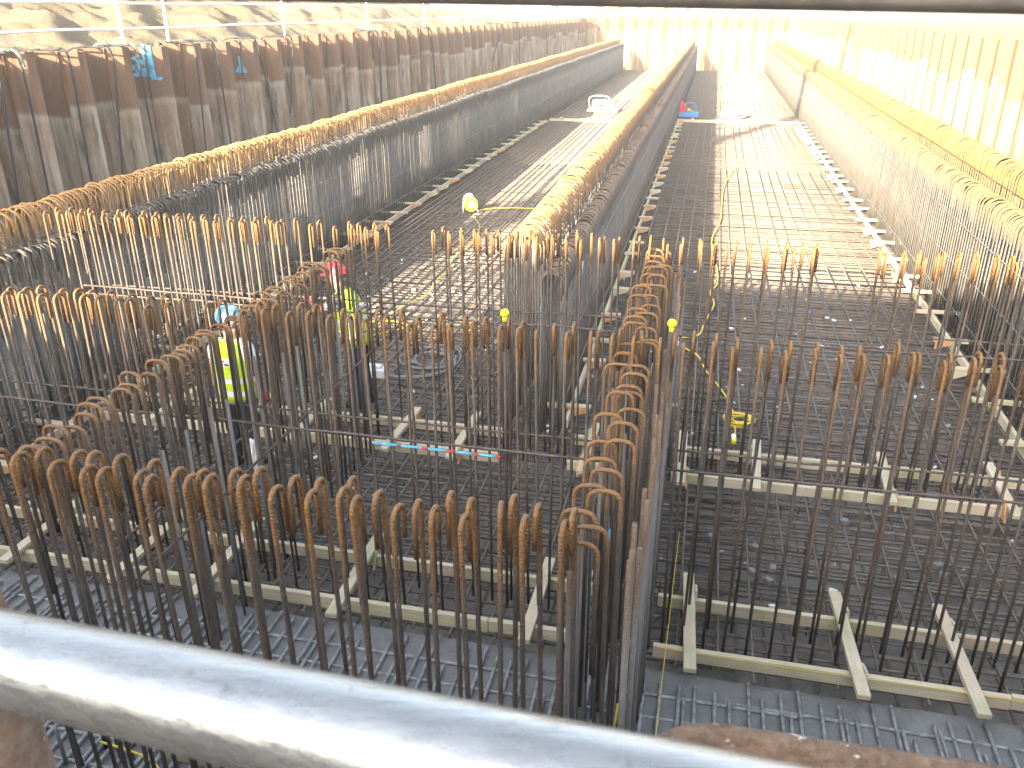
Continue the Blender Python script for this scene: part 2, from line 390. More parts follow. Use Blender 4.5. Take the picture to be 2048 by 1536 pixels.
# ------------------------------------------------------------------ hooked bars
def hook_path(span, zt, zb=-.05, tail=.28, seg=8):
    r = span/2; P = [(0, 0, zb), (0, 0, zb+(zt-zb)*.5), (0, 0, zt-r)]
    for k in range(1, seg+1):
        a = math.pi*k/seg; P.append((r-r*math.cos(a), 0, zt-r+r*math.sin(a)))
    P.append((span, 0, zt-r-tail)); return P
def flat_hook_path(span, zt, zb=-.05, tail=.3, rc=.085, seg=4):
    P = [(0, 0, zb), (0, 0, zb+(zt-zb)*.5), (0, 0, zt-rc)]
    for k in range(1, seg+1):
        a = math.pi/2*k/seg; P.append((rc-rc*math.cos(a), 0, zt-rc+rc*math.sin(a)))
    for k in range(0, seg+1):
        a = math.pi/2*k/seg; P.append((span-rc+rc*math.sin(a), 0, zt-rc+rc*math.cos(a)))
    P.append((span, 0, zt-rc-tail)); return P
BARR = .0145
def hook_mesh(name, path, r, n, m):
    v, f = tube(path, r, n)
    me = bpy.data.meshes.new(name); me.from_pydata([tuple(p) for p in v], [], f); me.materials.append(m)
    me.polygons.foreach_set("use_smooth", [True]*len(me.polygons)); return me
ROWM = {}
def put_bar(me, x, y, rz, label, group, parent=None, name='hooked_rebar', tilt=.008):
    o = bpy.data.objects.new(name, me); C.objects.link(o)
    o.location = (x, y, rnd.uniform(-.02, .02)); o.rotation_euler = (rnd.gauss(0, tilt), rnd.gauss(0, tilt), rz+rnd.gauss(0, .05))
    if parent is None: tag(o, label, 'rebar', group)
    else: o.parent = parent
    return o
def row_x(x0, x1, dx, yn, yf, zt, label, group, r=.0118, span=.105, skip=None, stuff_below=None, variants=3):
    """transverse row: legs near (yn) and far (yf), hooks over the wall thickness"""
    mes = [hook_mesh('hooked_rebar', hook_path(span, zt+rnd.uniform(-.025, .025), tail=rnd.uniform(.14, .22)), r, 7, M_REBAR) for _ in range(variants)]
    n = 0; st = MB(); x = x0
    while x < x1:
        if skip is None or not skip(x):
            for k in range(2):
                xx = x + (.04 if k else 0) + rnd.gauss(0, .009); yy = (yn, yf)[k] + rnd.gauss(0, .008)
                rz = (math.pi/2, -math.pi/2)[k]; me = rnd.choice(mes)
                if stuff_below is not None and xx < stuff_below:
                    Mx = Matrix.Translation((xx, yy, 0)) @ Matrix.Rotation(rz+rnd.gauss(0, .05), 4, 'Z') @ Matrix.Rotation(rnd.gauss(0, .008), 4, 'X')
                    st.add([Mx @ vv.co for vv in me.vertices], [tuple(p.vertices) for p in me.polygons])
                else: put_bar(me, xx, yy, rz, label, group); n += 1
        x += dx
    return n, st
SP = .15
nbar = 0
n, _ = row_x(-3.3, -.42, SP, 2.95, 3.14, 2.60, 'thick rusty hooked bar in the row nearest the galvanised rail, left of the long cage', 'hooked bars of the nearest crosswise row', r=.0128); nbar += n
n, _ = row_x(-6.3, 2.7, .165, 5.42, 5.68, 2.53, 'rust brown hooked bar in the middle crosswise row between the two nearer timber strips', 'hooked bars of the middle crosswise row', skip=lambda x: -3.95 < x < -3.2 and int((x+20)/.165) % 2 == 0); nbar += n
n, st = row_x(-7.3, 3.05, .155, 8.06, 8.32, 2.55, 'sunlit hooked bar of the third crosswise row in front of the long cage walls', 'hooked bars of the third crosswise row', skip=lambda x: -3.12 < x < -2.72 or 1.22 < x < 1.58 or (-4.4 < x < -3.7 and int((x+20)/.155) % 2), stuff_below=-2.3, r=.0115, span=.085); nbar += n
o = st.build('hooked_rebar', M_REBAR, None, True)
tag(o, 'sunlit left end of the third crosswise row of hooked bars', 'rebar', 'hooked bars of the third crosswise row', kind='stuff')
def row_y(y0, y1, dy, xl, xr, zt, label, group, flat=True, span=.18):
    mes = [hook_mesh('hooked_rebar', (flat_hook_path if flat else hook_path)(span+rnd.uniform(-.015, .015), zt+rnd.uniform(-.03, .03), tail=rnd.uniform(.5, 1.4), **({'rc': .06} if flat else {})), .0122, 7, M_REBAR) for _ in range(5)]
    y = y0; k = 0; n = 0
    while y < y1:
        put_bar(rnd.choice(mes), (xl if k % 2 == 0 else xr)+rnd.gauss(0, .015), y+rnd.gauss(0, .025), 0 if k % 2 == 0 else math.pi, label, group, tilt=.01); n += 1
        y += dy; k += 1
    return n
nbar += row_y(3.35, 7.95, .092, -3.68, -3.50, 2.35, 'brown hooked bar in the short lengthwise row left of both workers and the crosswise tiers', 'hooked bars of the left lengthwise row', span=.16)
nbar += row_y(3.2, 8.4, .125, -.50, -.26, 2.42, 'rust brown hooked bar in the lengthwise row at the centre, running away from the rail', 'hooked bars of the centre lengthwise row', span=.17)

# extra straight bars bunched in the centre row
def bundle(name, label, x, y0, y1, n, zt, m=M_REBAR_DARK):
    ln = []
    for i in range(n):
        y = y0+(y1-y0)*i/(n-1)+rnd.gauss(0, .02); xx = x+rnd.choice((-.02, .02))+rnd.gauss(0, .012)
        ln.append(((xx, y, -.05), (xx+rnd.gauss(0, .012), y+rnd.gauss(0, .012), zt+rnd.uniform(-.12, .1))))
    v, f = bars_np(ln, .0145, 6)
    return tag(obj(name, v, f, m, None, True), label, 'rebar bundle')
bundle('rebar_bundle', 'dense curtain of straight dark bars on the right face of the centre lengthwise row', -.16, 3.2, 8.3, 46, 2.2)
bundle('rebar_bundle', 'dense curtain of straight dark bars inside the left face of the centre lengthwise row', -.44, 3.3, 8.3, 40, 2.15)
bundle('rebar_bundle', 'thin line of straight dark bars on the inner face of the short left lengthwise row', -3.46, 3.5, 7.9, 16, 1.9)

# horizontal distribution bars tied to the rows
def dbar(p, q, label, r=.0095, segs=None):
    n = max(4, int((Vector(q)-Vector(p)).length/.5)); P = []
    for i in range(n+1):
        t_ = i/n; a = Vector(p).lerp(Vector(q), t_); P.append(a+Vector((0, 0, rnd.gauss(0, .006))))
    v, f = tube(P, r, 7)
    return tag(obj('distribution_bar', v, f, M_BAR, None, True), label, 'rebar')
dbar((-7.3, 5.39, 1.6), (-.45, 5.39, 1.585), 'rusty horizontal bar with blue paint along the near face of the middle crosswise row')
dbar((-7.3, 5.71, 1.6), (-.45, 5.71, 1.56), 'rusty horizontal bar behind the blue banded one, left of the centre row')
dbar((-.1, 5.39, 1.58), (3.4, 5.39, 1.585), 'nearer rusty horizontal bar right of the centre row, over the bay with the cable coil')
dbar((-.1, 5.71, 1.56), (3.4, 5.71, 1.6), 'farther rusty horizontal bar right of the centre row, over the bay with the cable coil')
dbar((-7.0, 8.03, 1.62), (3.3, 8.03, 1.62), 'long horizontal bar along the near face of the third crosswise row')
dbar((-6.8, 8.35, 1.63), (3.3, 8.35, 1.66), 'long horizontal bar along the far face of the third crosswise row')
dbar((-6.9, 8.0, 1.72), (-4.2, 8.0, 1.70), 'short loose horizontal bar lying over the sunlit end of the third crosswise row')
dbar((-3.42, 3.9, 1.2), (-3.42, 9.4, 1.17), 'right one of two dark lengthwise bars crossing beside the blue helmeted worker', r=.012)
dbar((-3.78, 4.2, 1.2), (-3.78, 10.2, 1.1), 'left one of two dark lengthwise bars crossing beside the blue helmeted worker', r=.012)
# painted marker bar on the near face
pb = thing('marker_bar', 'light blue bar with red bands tied along the middle crosswise row', 'marker bar', (-2.33, 5.355, 1.555))
mb = MB(); xs = [0, .21, .235, .40, .45, .60, .67, .80, .85, .98, 1.02]
for i in range(len(xs)-1): mb.tube([(xs[i], 0, -.001*i), (xs[i+1], 0, -.001*(i+1))], .0115 if i % 2 == 0 else .0117, 8, i % 2)
mb.build('bar', [M_BLUEP, M_REDP], pb, True)

# ------------------------------------------------------------------ the long wall cages
def cage_row(parent, xl, xr, zt, y0, y1, dy, m, indiv, flat, name, far_n=4):
    W = xr-xl
    mk = flat_hook_path if flat else hook_path
    paths = [mk(W, zt+d, zb=-.05, tail=tl, seg=(4 if flat else 7)) for d, tl in ((0, .2), (-.012, .3), (.01, .18))]
    near_me = [hook_mesh('hooked_bar', p, .0135, 6, m) for p in paths]
    ys = np.arange(y0, y1, dy); cnt = 0
    Vs = []; Fs = []; base = 0
    tm = [tube(p, .0135, far_n) for p in paths]; tm = [(np.array([tuple(q) for q in v]), f) for v, f in tm]
    for i, y in enumerate(ys):
        for k in range(2):
            yy = y+(.05 if k else 0)+rnd.gauss(0, .008); dz = rnd.gauss(0, .007)+.012*math.sin(y*.8+xl); ang = rnd.gauss(0, .03)
            if cnt < indiv:
                o = bpy.data.objects.new('hooked_bar', rnd.choice(near_me)); C.objects.link(o); o.parent = parent
                o.location = (xl if k == 0 else xr, yy, dz); o.rotation_euler = (rnd.gauss(0, .008), 0, ang+(0 if k == 0 else math.pi)); cnt += 1
            else:
                v, f = rnd.choice(tm); s, c = math.sin(ang), math.cos(ang); sg = 1 if k == 0 else -1
                q = v.copy(); q[:, 0] = v[:, 0]*c*sg - v[:, 1]*s + (xl if k == 0 else xr); q[:, 1] = v[:, 0]*s + v[:, 1]*c*sg + yy; q[:, 2] = v[:, 2]+dz+rnd.gauss(0, .004)
                Vs.append(q); Fs += [tuple(j+base for j in ff) for ff in f]; base += len(q)
    tag(obj(name, np.vstack(Vs), Fs, m, parent, True), kind='stuff')
def long_cage(label, y0, y1, rows, kicker_side):
    t = thing('rebar_wall', label, 'rebar cage', (0, 0, 0))
    for i, (xl, xr, zt, m, flat) in enumerate(rows):
        cage_row(t, xl, xr, zt, y0, y1, .135, m, 50, flat, 'taller_bars' if i == 0 else 'shorter_bars')
    ln = []
    for (xl, xr, zt, m, flat) in rows:
        for z in np.arange(.35, zt-.3, .6):
            for x in (xl-.025, xr+.025):
                y = y0
                while y < y1-1:
                    e = min(y1, y+12); ln.append(((x, y, z+rnd.uniform(-.02, .02)), (x, e, z+rnd.uniform(-.02, .02)))); y = e-.4
    v, f = bars_np(ln, .006, 4); tag(obj('tie_bars', v, f, M_REBAR_BLACK, t), kind='stuff')
    return t
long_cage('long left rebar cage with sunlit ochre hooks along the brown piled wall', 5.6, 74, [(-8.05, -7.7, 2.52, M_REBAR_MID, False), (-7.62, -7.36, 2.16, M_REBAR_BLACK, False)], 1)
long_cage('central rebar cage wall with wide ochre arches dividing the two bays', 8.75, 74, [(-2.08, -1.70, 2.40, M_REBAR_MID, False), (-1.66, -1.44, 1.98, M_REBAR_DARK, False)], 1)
long_cage('right rebar cage wall with two tiers of yellow hooks, partly washed out by sun glare', 8.2, 74, [(4.42, 4.75, 2.46, M_REBAR_PALE, False), (3.95, 4.25, 2.12, M_REBAR_PALE, False)], -1)

# ------------------------------------------------------------------ timber kickers
def board_x(mb, x0, x1, y, th, z0, z1, step=None):
    x = x0
    while x < x1-.05:
        e = min(x1, x+rnd.uniform(2.2, 3.6)); dy = rnd.uniform(-.012, .012)
        mb.bbox(x, e-.004, y+dy, y+dy+th, z0+rnd.uniform(-.004, .004), z1+rnd.uniform(-.004, .004)); x = e
def kicker_x(label, x0, x1, y0, y1, battens, seed):
    """two long boards either side of a crosswise row, battens over the top"""
    t = thing('timber_formwork', label, 'formwork', (0, 0, 0)); rnd.seed(seed)
    for y in (y0, y1-.047):
        mb = MB(); board_x(mb, x0, x1, y, .047, .015, .128); mb.build('edge_board', M_WX, t)
    for bx in battens:
        if not (x0-.1 < bx < x1+.1): continue
        a = rnd.uniform(-.06, .06); Mx = Matrix.Translation((bx, (y0+y1)/2, 0)) @ Matrix.Rotation(a, 4, 'Z'); l = (y1-y0)/2+rnd.uniform(.2, .27)
        MB().bbox(-.047, .047, -l, l, .134, .178, M=Mx).build('batten', M_WY, t)
        for s in (-1, 1):
            if rnd.random() < .75:
                sx = rnd.choice((-1, 1)); yy = (y0-.012 if s < 0 else y1+.012)-(y0+y1)/2; h = rnd.uniform(.10, .15)
                Mg = Mx @ Matrix.Translation((sx*.06, yy, 0))
                MB().add([Mg @ Vector(p) for p in ((-.009, -.11, .02), (-.009, .11, .02), (-.009, .11, .16), (-.009, -.02, .19), (.009, -.11, .02), (.009, .11, .02), (.009, .11, .16), (.009, -.02, .19))],
                         [(0, 1, 2, 3), (7, 6, 5, 4), (0, 4, 5, 1), (1, 5, 6, 2), (2, 6, 7, 3), (3, 7, 4, 0)]).build('gusset', M_PLY if rnd.random() < .5 else M_WY, t)
    return t
BX2 = [-5.79, -4.67, -3.87, -2.65, -1.05]; BX2R = [.18, 1.38, 2.17, 3.2]
BX3 = [-6.2, -5.1, -4.35, -3.2, -2.44]
kicker_x('timber formwork frame round the middle crosswise row, left of the centre row', -7.0, -.58, 5.2, 5.86, BX2, 3)
kicker_x('timber formwork frame round the middle crosswise row, right of the centre row', -.08, 3.75, 5.2, 5.86, BX2R, 4)
kicker_x('timber formwork frame on the floor under the workers, left of the centre row', -7.0, -1.95, 7.9, 8.55, BX3, 5)
kicker_x('short timber formwork frame at the foot of the central cage wall', -1.2, -.58, 7.9, 8.55, [-1.0], 6)
kicker_x('timber formwork frame below the cable coil, right of the centre row', -.08, 3.75, 7.9, 8.55, [.02, .80, 2.1, 3.2], 7)
kicker_x('timber formwork frame half hidden beneath the galvanised rail', -3.2, -.58, 2.45, 3.55, [], 8)
def kicker_y(label, x, y0, y1, inward, seed, sp=1.15):
    t = thing('timber_kicker', label, 'formwork', (0, 0, 0)); rnd.seed(seed)
    mb = MB(); y = y0
    while y < y1-.05:
        e = min(y1, y+rnd.uniform(2.4, 3.6)); dx = rnd.uniform(-.015, .015); mb.bbox(x+dx-.024, x+dx+.024, y, e-.004, .015, .128); y = e
    mb.build('edge_board', M_WY, t)
    y = y0+.5; nb = 0
    while y < y1:
        yy = y+rnd.uniform(-.2, .2); a = rnd.uniform(-.08, .08); Mx = Matrix.Translation((x, yy, 0)) @ Matrix.Rotation(a, 4, 'Z')
        MB().bbox(*sorted((inward*.26, -inward*.42)), -.045, .045, .134, .178, M=Mx).build('batten', M_WX, t)
        if rnd.random() < .6:
            Mg = Mx @ Matrix.Translation((inward*.12, -.055, 0))
            MB().add([Mg @ Vector(p) for p in ((-.12, -.009, .03), (.12, -.009, .12), (.12, -.009, .17), (-.12, -.009, .17), (-.12, .009, .03), (.12, .009, .12), (.12, .009, .17), (-.12, .009, .17))],
                     [(0, 1, 2, 3), (7, 6, 5, 4), (0, 4, 5, 1), (1, 5, 6, 2), (2, 6, 7, 3), (3, 7, 4, 0)]).build('gusset', M_PLY if rnd.random() < .4 else M_WX, t)
        y += sp
    return t
kicker_y('long timber kicker strip with battens at the foot of the left cage wall', -7.18, 6.0, 38.5, 1, 11)
kicker_y('long timber kicker strip with battens along the right foot of the central cage wall', -1.38, 8.9, 39.5, 1, 12)
kicker_y('long timber kicker strip with battens at the foot of the right sunlit cage wall', 3.74, 8.7, 39.5, -1, 13)
for nm, x0, x1, y in (('left', -7.1, -2.2, 39.0), ('right', -1.3, 3.7, 39.6)):
    mb = MB(); mb.bbox(x0, x1, y, y+.05, .02, .14)
    for k in range(4): mb.bbox(x0+.5+k*1.2, x0+.59+k*1.2, y-.15, y+.2, .145, .19)
    tag(mb.build('cross_timber', M_WX), 'timber strip closing across the far %s' % ('bay left of the central cage' if nm == 'left' else 'bay by the blue tray'), 'formwork')

# ------------------------------------------------------------------ sheet piles
def pile_mesh(m, holes=False, zt=4.0, zb=-.45):
    prof = [(-.30, 0.0), (-.29, .0), (-.10, .27), (.10, .27), (.29, .0), (.30, 0.0)]; th = .013
    # local x along wall, local y depth (+y toward pit for an outer pan)
    out = []; inn = []
    for i, (a, b) in enumerate(prof):
        p = Vector((a, b)); d0 = (p-Vector(prof[i-1])).normalized() if i else None; d1 = (Vector(prof[i+1])-p).normalized() if i < len(prof)-1 else None
        d = (d0 or d1) if not (d0 and d1) else (d0+d1).normalized()
        nrm = Vector((-d.y, d.x)); out.append(p+nrm*th/2); inn.append(p-nrm*th/2)
    mb = MB(); zs = [zb, zt]
    n = len(prof)
    def hole(A, Bq, flip):
        # quad from A..B in x, top part with an octagonal hole
        zc, r = zt-.36, .03; xc = 0.0
        yv = A.y
        z0, z1 = zc-.12, zc+.12
        ring = [(xc+.08*sx, yv, zc+.12*sz) for sx, sz in ((-1, -1), (0, -1), (1, -1), (1, 0), (1, 1), (0, 1), (-1, 1), (-1, 0))]
        inner = [(xc+r*math.cos(a), yv, zc+r*1.25*math.sin(a)) for a in [math.pi*(1.25+.25*k) for k in range(8)]]
        fs = [(k, (k+1) % 8, 8+(k+1) % 8, 8+k) for k in range(8)]
        rects = [((A.x, zb), (Bq.x, z0)), ((A.x, z1), (Bq.x, zt)), ((A.x, z0), (xc-.08, z1)), ((xc+.08, z0), (Bq.x, z1))]
        if flip: fs = [q[::-1] for q in fs]
        mb.add(ring+inner, fs)
        for (xa, za), (xb, zb2) in rects:
            q = [(xa, yv, za), (xb, yv, za), (xb, yv, zb2), (xa, yv, zb2)]; mb.add(q, [(0, 1, 2, 3)[::-1] if flip else (0, 1, 2, 3)])
    for i in range(n-1):
        for S, fl in ((out, True), (inn, False)):
            A, Bq = S[i], S[i+1]
            if holes and i == 2: hole(A, Bq, fl); continue
            q = [(A.x, A.y, zb), (Bq.x, Bq.y, zb), (Bq.x, Bq.y, zt), (A.x, A.y, zt)]
            mb.add(q, [(3, 2, 1, 0) if fl else (0, 1, 2, 3)])
        mb.add([(out[i].x, out[i].y, zt), (out[i+1].x, out[i+1].y, zt), (inn[i+1].x, inn[i+1].y, zt), (inn[i].x, inn[i].y, zt)], [(0, 1, 2, 3)[::-1]])
    # interlock lips at both ends
    for s in (-1, 1): mb.box(s*.305-.012, s*.305+.012, -.03*s-.016, -.03*s+.016, zb, zt)
    me = bpy.data.meshes.new('sheet_pile'); me.from_pydata(mb.v, [], mb.f); me.materials.append(m); me.update(); return me
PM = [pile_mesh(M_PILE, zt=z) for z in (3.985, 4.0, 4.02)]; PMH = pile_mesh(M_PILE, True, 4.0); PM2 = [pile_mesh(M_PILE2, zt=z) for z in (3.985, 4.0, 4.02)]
def put_pile(me, x, y, rz, label, group, name='sheet_pile'):
    o = bpy.data.objects.new(name, me); C.objects.link(o); o.location = (x, y, rnd.uniform(-.02, .02)); o.rotation_euler = (0, 0, rz)
    return tag(o, label, 'sheet pile', group)
rnd.seed(21)
LW = -11.05                         # interlock line of the left wall
k = 0; y = 5.1; left_piles = {}
while y < YB:
    outer = k % 2 == 0
    me = PMH if (not outer and 10 < y < 30 and k % 4 == 1) else rnd.choice(PM)
    lab = 'rusty brown sheet pile of the shaded left wall, outer pan toward the pit' if outer else 'rusty brown sheet pile of the shaded left wall, recessed pan'
    # profile +y must look toward +X for an outer pan
    o = put_pile(me, LW, y, -math.pi/2 if outer else math.pi/2, lab, 'outer piles of the left wall' if outer else 'recessed piles of the left wall')
    left_piles[k] = (o, y, outer); y += .61; k += 1
RW = 6.2; y = 14.0; k = 0
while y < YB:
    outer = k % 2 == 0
    put_pile(rnd.choice(PM2), RW, y, math.pi/2 if outer else -math.pi/2, 'pale sunlit sheet pile of the right wall, ' + ('outer pan toward the pit' if outer else 'recessed pan'), ('outer' if outer else 'recessed')+' piles of the right wall')
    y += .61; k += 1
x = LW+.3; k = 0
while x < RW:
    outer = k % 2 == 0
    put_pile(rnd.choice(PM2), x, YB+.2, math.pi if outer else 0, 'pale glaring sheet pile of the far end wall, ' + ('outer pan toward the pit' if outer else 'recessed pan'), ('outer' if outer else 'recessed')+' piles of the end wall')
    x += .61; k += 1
# near end wall under the camera; one outer pan shows below the rail
x = -10.6; k = 0
M_PILENEAR = M_RUSTPOST
PMN = pile_mesh(M_PILENEAR, zt=4.0)
while x < 6:
    outer = k % 2 == 0
    if True:
        put_pile(rnd.choice(PM), x, -.02 if not -1.4 < x < 1.7 else -.15, 0 if outer else math.pi, 'sheet pile of the near end wall under the viewpoint', 'piles of the near end wall')
    x += .61; k += 1
def near_pan():
    # rounded out-pan whose top edge runs from the rail to the right edge of the frame
    ctrl = [(-.02, .30), (-.012, .50), (-.004, .56), (.02, .588), (.05, .60), (.1, .602), (.2, .604), (.33, .607), (.45, .606), (.50, .55), (.56, .30), (.6, .2)]
    P = smoothpath([(a, b, 0) for a, b in ctrl], 4); n = len(P); v = []; f = []
    L2 = []
    for i in range(n):
        a = P[max(i-1, 0)]; b = P[min(i+1, n-1)]; d = (b-a).normalized(); nr = Vector((-d.y, d.x, 0)); L2.append((P[i]+nr*.008, P[i]-nr*.008))
    zt = [4.0+.0025*mn.noise(Vector((i*.7, 0, 0)))+.002*mn.noise(Vector((i*2.1, 3, 0))) for i in range(n)]
    for i in range(n):
        o_, q = L2[i]
        v += [(o_.x, o_.y, -.4), (o_.x, o_.y, zt[i]-.004), (o_.x*.7+q.x*.3, o_.y*.7+q.y*.3, zt[i]), (o_.x*.3+q.x*.7, o_.y*.3+q.y*.7, zt[i]), (q.x, q.y, zt[i]-.004), (q.x, q.y, -.4)]
    for i in range(n-1):
        for j in range(5): f.append((i*6+j, i*6+j+1, (i+1)*6+j+1, (i+1)*6+j))
    return tag(obj('sheet_pile', v, f, M_RUSTPOST, None, True), 'thick flaking rusty pile top just beyond the rail at lower right', 'sheet pile')
near_pan()
# ---- sprayed marks on two piles
def stroke(mb, pts, w, x):
    P = [Vector(p) for p in pts]
    for a, b in zip(P[:-1], P[1:]):
        d = (b-a).normalized(); n = Vector((-d.y, d.x))*w/2; a2 = a-d*w*.3; b2 = b+d*w*.3
        q = [a2+n, a2-n, b2-n, b2+n]; mb.add([(x, p.x, p.y) for p in q], [(0, 1, 2, 3)])
def paint_on(kk, strokes, wd):
    o, y, outer = left_piles[kk]; xf = LW+(.23 if outer else -.23)+.0105
    mb = MB()
    for s in strokes: stroke(mb, s, wd, 0)
    p = mb.build('paint_mark', M_BLUEP); p.parent = o
    p.matrix_parent_inverse = o.matrix_basis.inverted(); p.location = (LW+.605*.02, y-.305-.796*.02, 0); p.rotation_euler = (0, 0, R(-52.8)); p.scale = (1, 1.7, 1)
    if kk: o['label'] = 'left wall sheet pile sprayed with a bright blue mark, ' + ('larger one, nearer the rail' if wd > .05 else 'smaller one, farther along'); o['group'] = None
    return p
def nearest(y, outer): return min((abs(v[1]-y), k) for k, v in left_piles.items() if v[2] == outer)[1]
ka = nearest(15.6, True); kb = nearest(19.4, True)
paint_on(ka, [[(.0, 4.0), (.02, 3.62)], [(.05, 3.98), (.06, 3.6)], [(-.12, 3.78), (.0, 3.66), (.05, 3.58)], [(.05, 3.6), (.07, 3.40), (.14, 3.38)], [(-.14, 3.6), (-.07, 3.64), (-.1, 3.56), (-.05, 3.52), (-.12, 3.46)], [(-.03, 3.56), (.02, 3.52), (-.02, 3.46), (.03, 3.46)]], .065)
paint_on(kb, [[(.0, 3.62), (.01, 3.42)], [(-.06, 3.30), (.0, 3.44), (.06, 3.28)], [(-.05, 3.3), (.05, 3.3)], [(-.02, 3.34), (.03, 3.36)]], .048)
for kk in (ka, kb):
    if 'group' in left_piles[kk][0]: del left_piles[kk][0]['group']

# ropes and hoses hung over the left piles
HOSES = [((11.54, 4.02), (11.28, 1.6)), ((12.03, 3.9), (11.97, 1.6)), ((13.12, 4.03), (13.03, 1.5)), ((14.27, 3.94), (13.85, 1.5)), ((14.95, 4.09), (15.02, 1.4)),
         ((16.95, 4.07), (16.73, 1.4)), ((17.72, 4.0), (17.84, 1.4)), ((19.57, 4.05), (20.11, 1.6)), ((21.43, 4.06), (20.87, 2.2)), ((44.6, 4.06), (42.74, 2.4)), ((48.8, 4.08), (48.7, 2.0)), ((56.5, 4.05), (57.4, 2.0)), ((27.5, 4.05), (27.4, 1.8)), ((33.0, 4.05), (33.3, 1.8))]
HL = ['frayed dark rope at the frame edge', 'thick dark line with a green lashed top', 'slack dark rope beside the green lashed one', 'dark line just before the first white post', 'dark hose with a green lashed top by the blue mark', 'dark rope just beyond the larger blue mark', 'dark line nearly straight before the smaller blue mark', 'slanting dark hose beside the smaller blue mark', 'short slanting dark line under the third white post']
for i, ((ya, za), (yb, zb)) in enumerate(HOSES):
    lab = (HL[i] + ' hanging down the left piles') if i < len(HL) else 'thin dark line hanging down the far end of the left piles'
    t = thing('hanging_rope', lab, 'rope', (-10.72, ya, 0), 0, 'far ropes on the left piles' if i >= len(HL) else None)
    P = smoothpath([(-.95, -.3, 3.62), (-.74, -.22, 3.9), (-.6, -.12, 4.02), (-.2, -.02, 4.03), (.04, 0, 4.01+.008*(i % 3)), (.1, (yb-ya)*.1, za-.35), (.11, (yb-ya)*.5, (za+zb)/2), (.1, yb-ya, zb)], 6)
    v, f = tube(P, .019 if i < 9 else .03, 6); obj('rope', v, f, M_DARK, t, True)
    if i in (1, 4):
        v, f = tube(smoothpath([(-.75, -.22, 3.88), (-.6, -.12, 4.06), (-.2, -.02, 4.075), (.04, .01, 4.04), (.11, .03, 3.82)], 5), .028, 7); obj('lashing', v, f, M_ROPE, t, True)

# ------------------------------------------------------------------ white handrail on the left bank, near scaffold rails
t = thing('handrail', 'white painted two rail tube handrail on the left bank above the piles', 'handrail', (-11.35, 0, 0))
for z in (4.31, 4.77):
    v, f = tube([(0, y, z+.012*math.sin(y)) for y in np.arange(8, 66, 2.0)], .024, 8); obj('rail', v, f, M_WHITE, t, True)
for y in (10.2, 15.66, 17.17, 22.51, 28.5, 34.5, 40.5, 47, 55, 64):
    mb = MB(); mb.tube([(-.02, y, 3.5), (-.02, y, 4.95)], .026, 8); mb.bbox(-.09, .05, y-.07, y+.07, 3.88, 3.9); mb.build('post', M_WHITE, t, False)
def long_tube(name, label, cat, p, q, r, m, ext, n=32, segs=60):
    p = Vector(p); q = Vector(q); d = (q-p).normalized(); a = p-d*ext; b = q+d*ext
    v, f = tube([a.lerp(b, i/segs) for i in range(segs+1)], r, n); return tag(obj(name, v, f, m, None, True), label, cat)
long_tube('scaffold_tube', 'large galvanised scaffold rail crossing the lower foreground', 'scaffold rail', (-.3508, .2852, 4.2813), (-.1873, .2593, 4.3025), .02415, M_GALV, .9)
long_tube('scaffold_tube', 'dark brown weathered bar along the top edge of the view', 'guard rail', (-0.1436, 0.4849, 4.6271), (0.1574, 0.5507, 4.6208), .024, M_TIMBERDARK, .9)
v, f = tube([(-.452, .345, 3.2), (-.452, .345, 4.30)], .03, 24); tag(obj('scaffold_post', v, f, M_RUSTPOST, None, True), 'orange rusty steel post under the left end of the rail', 'post')

# ------------------------------------------------------------------ unseen and made up: cabins for the near shade, boom for a long shadow
def cabin(x, y, z, w_, d_, h_, label, m, grp):  # added out of view only to shade the near pit
    t = thing('shade_or_far_cabin', label, 'added shade cabin', (x, y, z), 0, grp)
    mb = MB(); mb.bbox(0, w_, -d_, 0, 0, h_, .03)
    for i in range(int(w_/.3)): mb.box(.1+i*.3, .22+i*.3, 0.003, .03, .15, h_-.15)
    mb.build('shell', m, t)
    for i in (1.0, 3.6): MB().bbox(i, i+1.2, .033, .06, 1.0, 2.0).build('window', M_GLASS, t)
    return t
for i in range(5):
    for j in range(2):
        cabin(-9.9+i*6.1, -12, 3.6+j*2.9, 6.06, 2.4, 2.85, 'grey site cabin in the two storey stack added unseen behind the viewpoint for shade', M_SHADECABIN, 'added shade cabins')

t = thing('shadow_crane', 'tall crane with a level boom added unseen behind the viewpoint for its shadow', 'shadow_crane', (-19.2, -29, 3.6))  # invented, never in view; its boom throws the shadow line on the right wall
mb = MB(); mb.bbox(-1.2, 1.2, -2.5, 2.5, 0, 1.5, .1); mb.bbox(-.5, .5, -.5, .5, 1.5, 16.6, .05); mb.build('mast', M_YEL, t)
v, f = tube([(1.2, 2.5, 16.4), (11.2, 26.5, 16.4)], .30, 8); obj('boom', v, f, M_YEL, t, True)

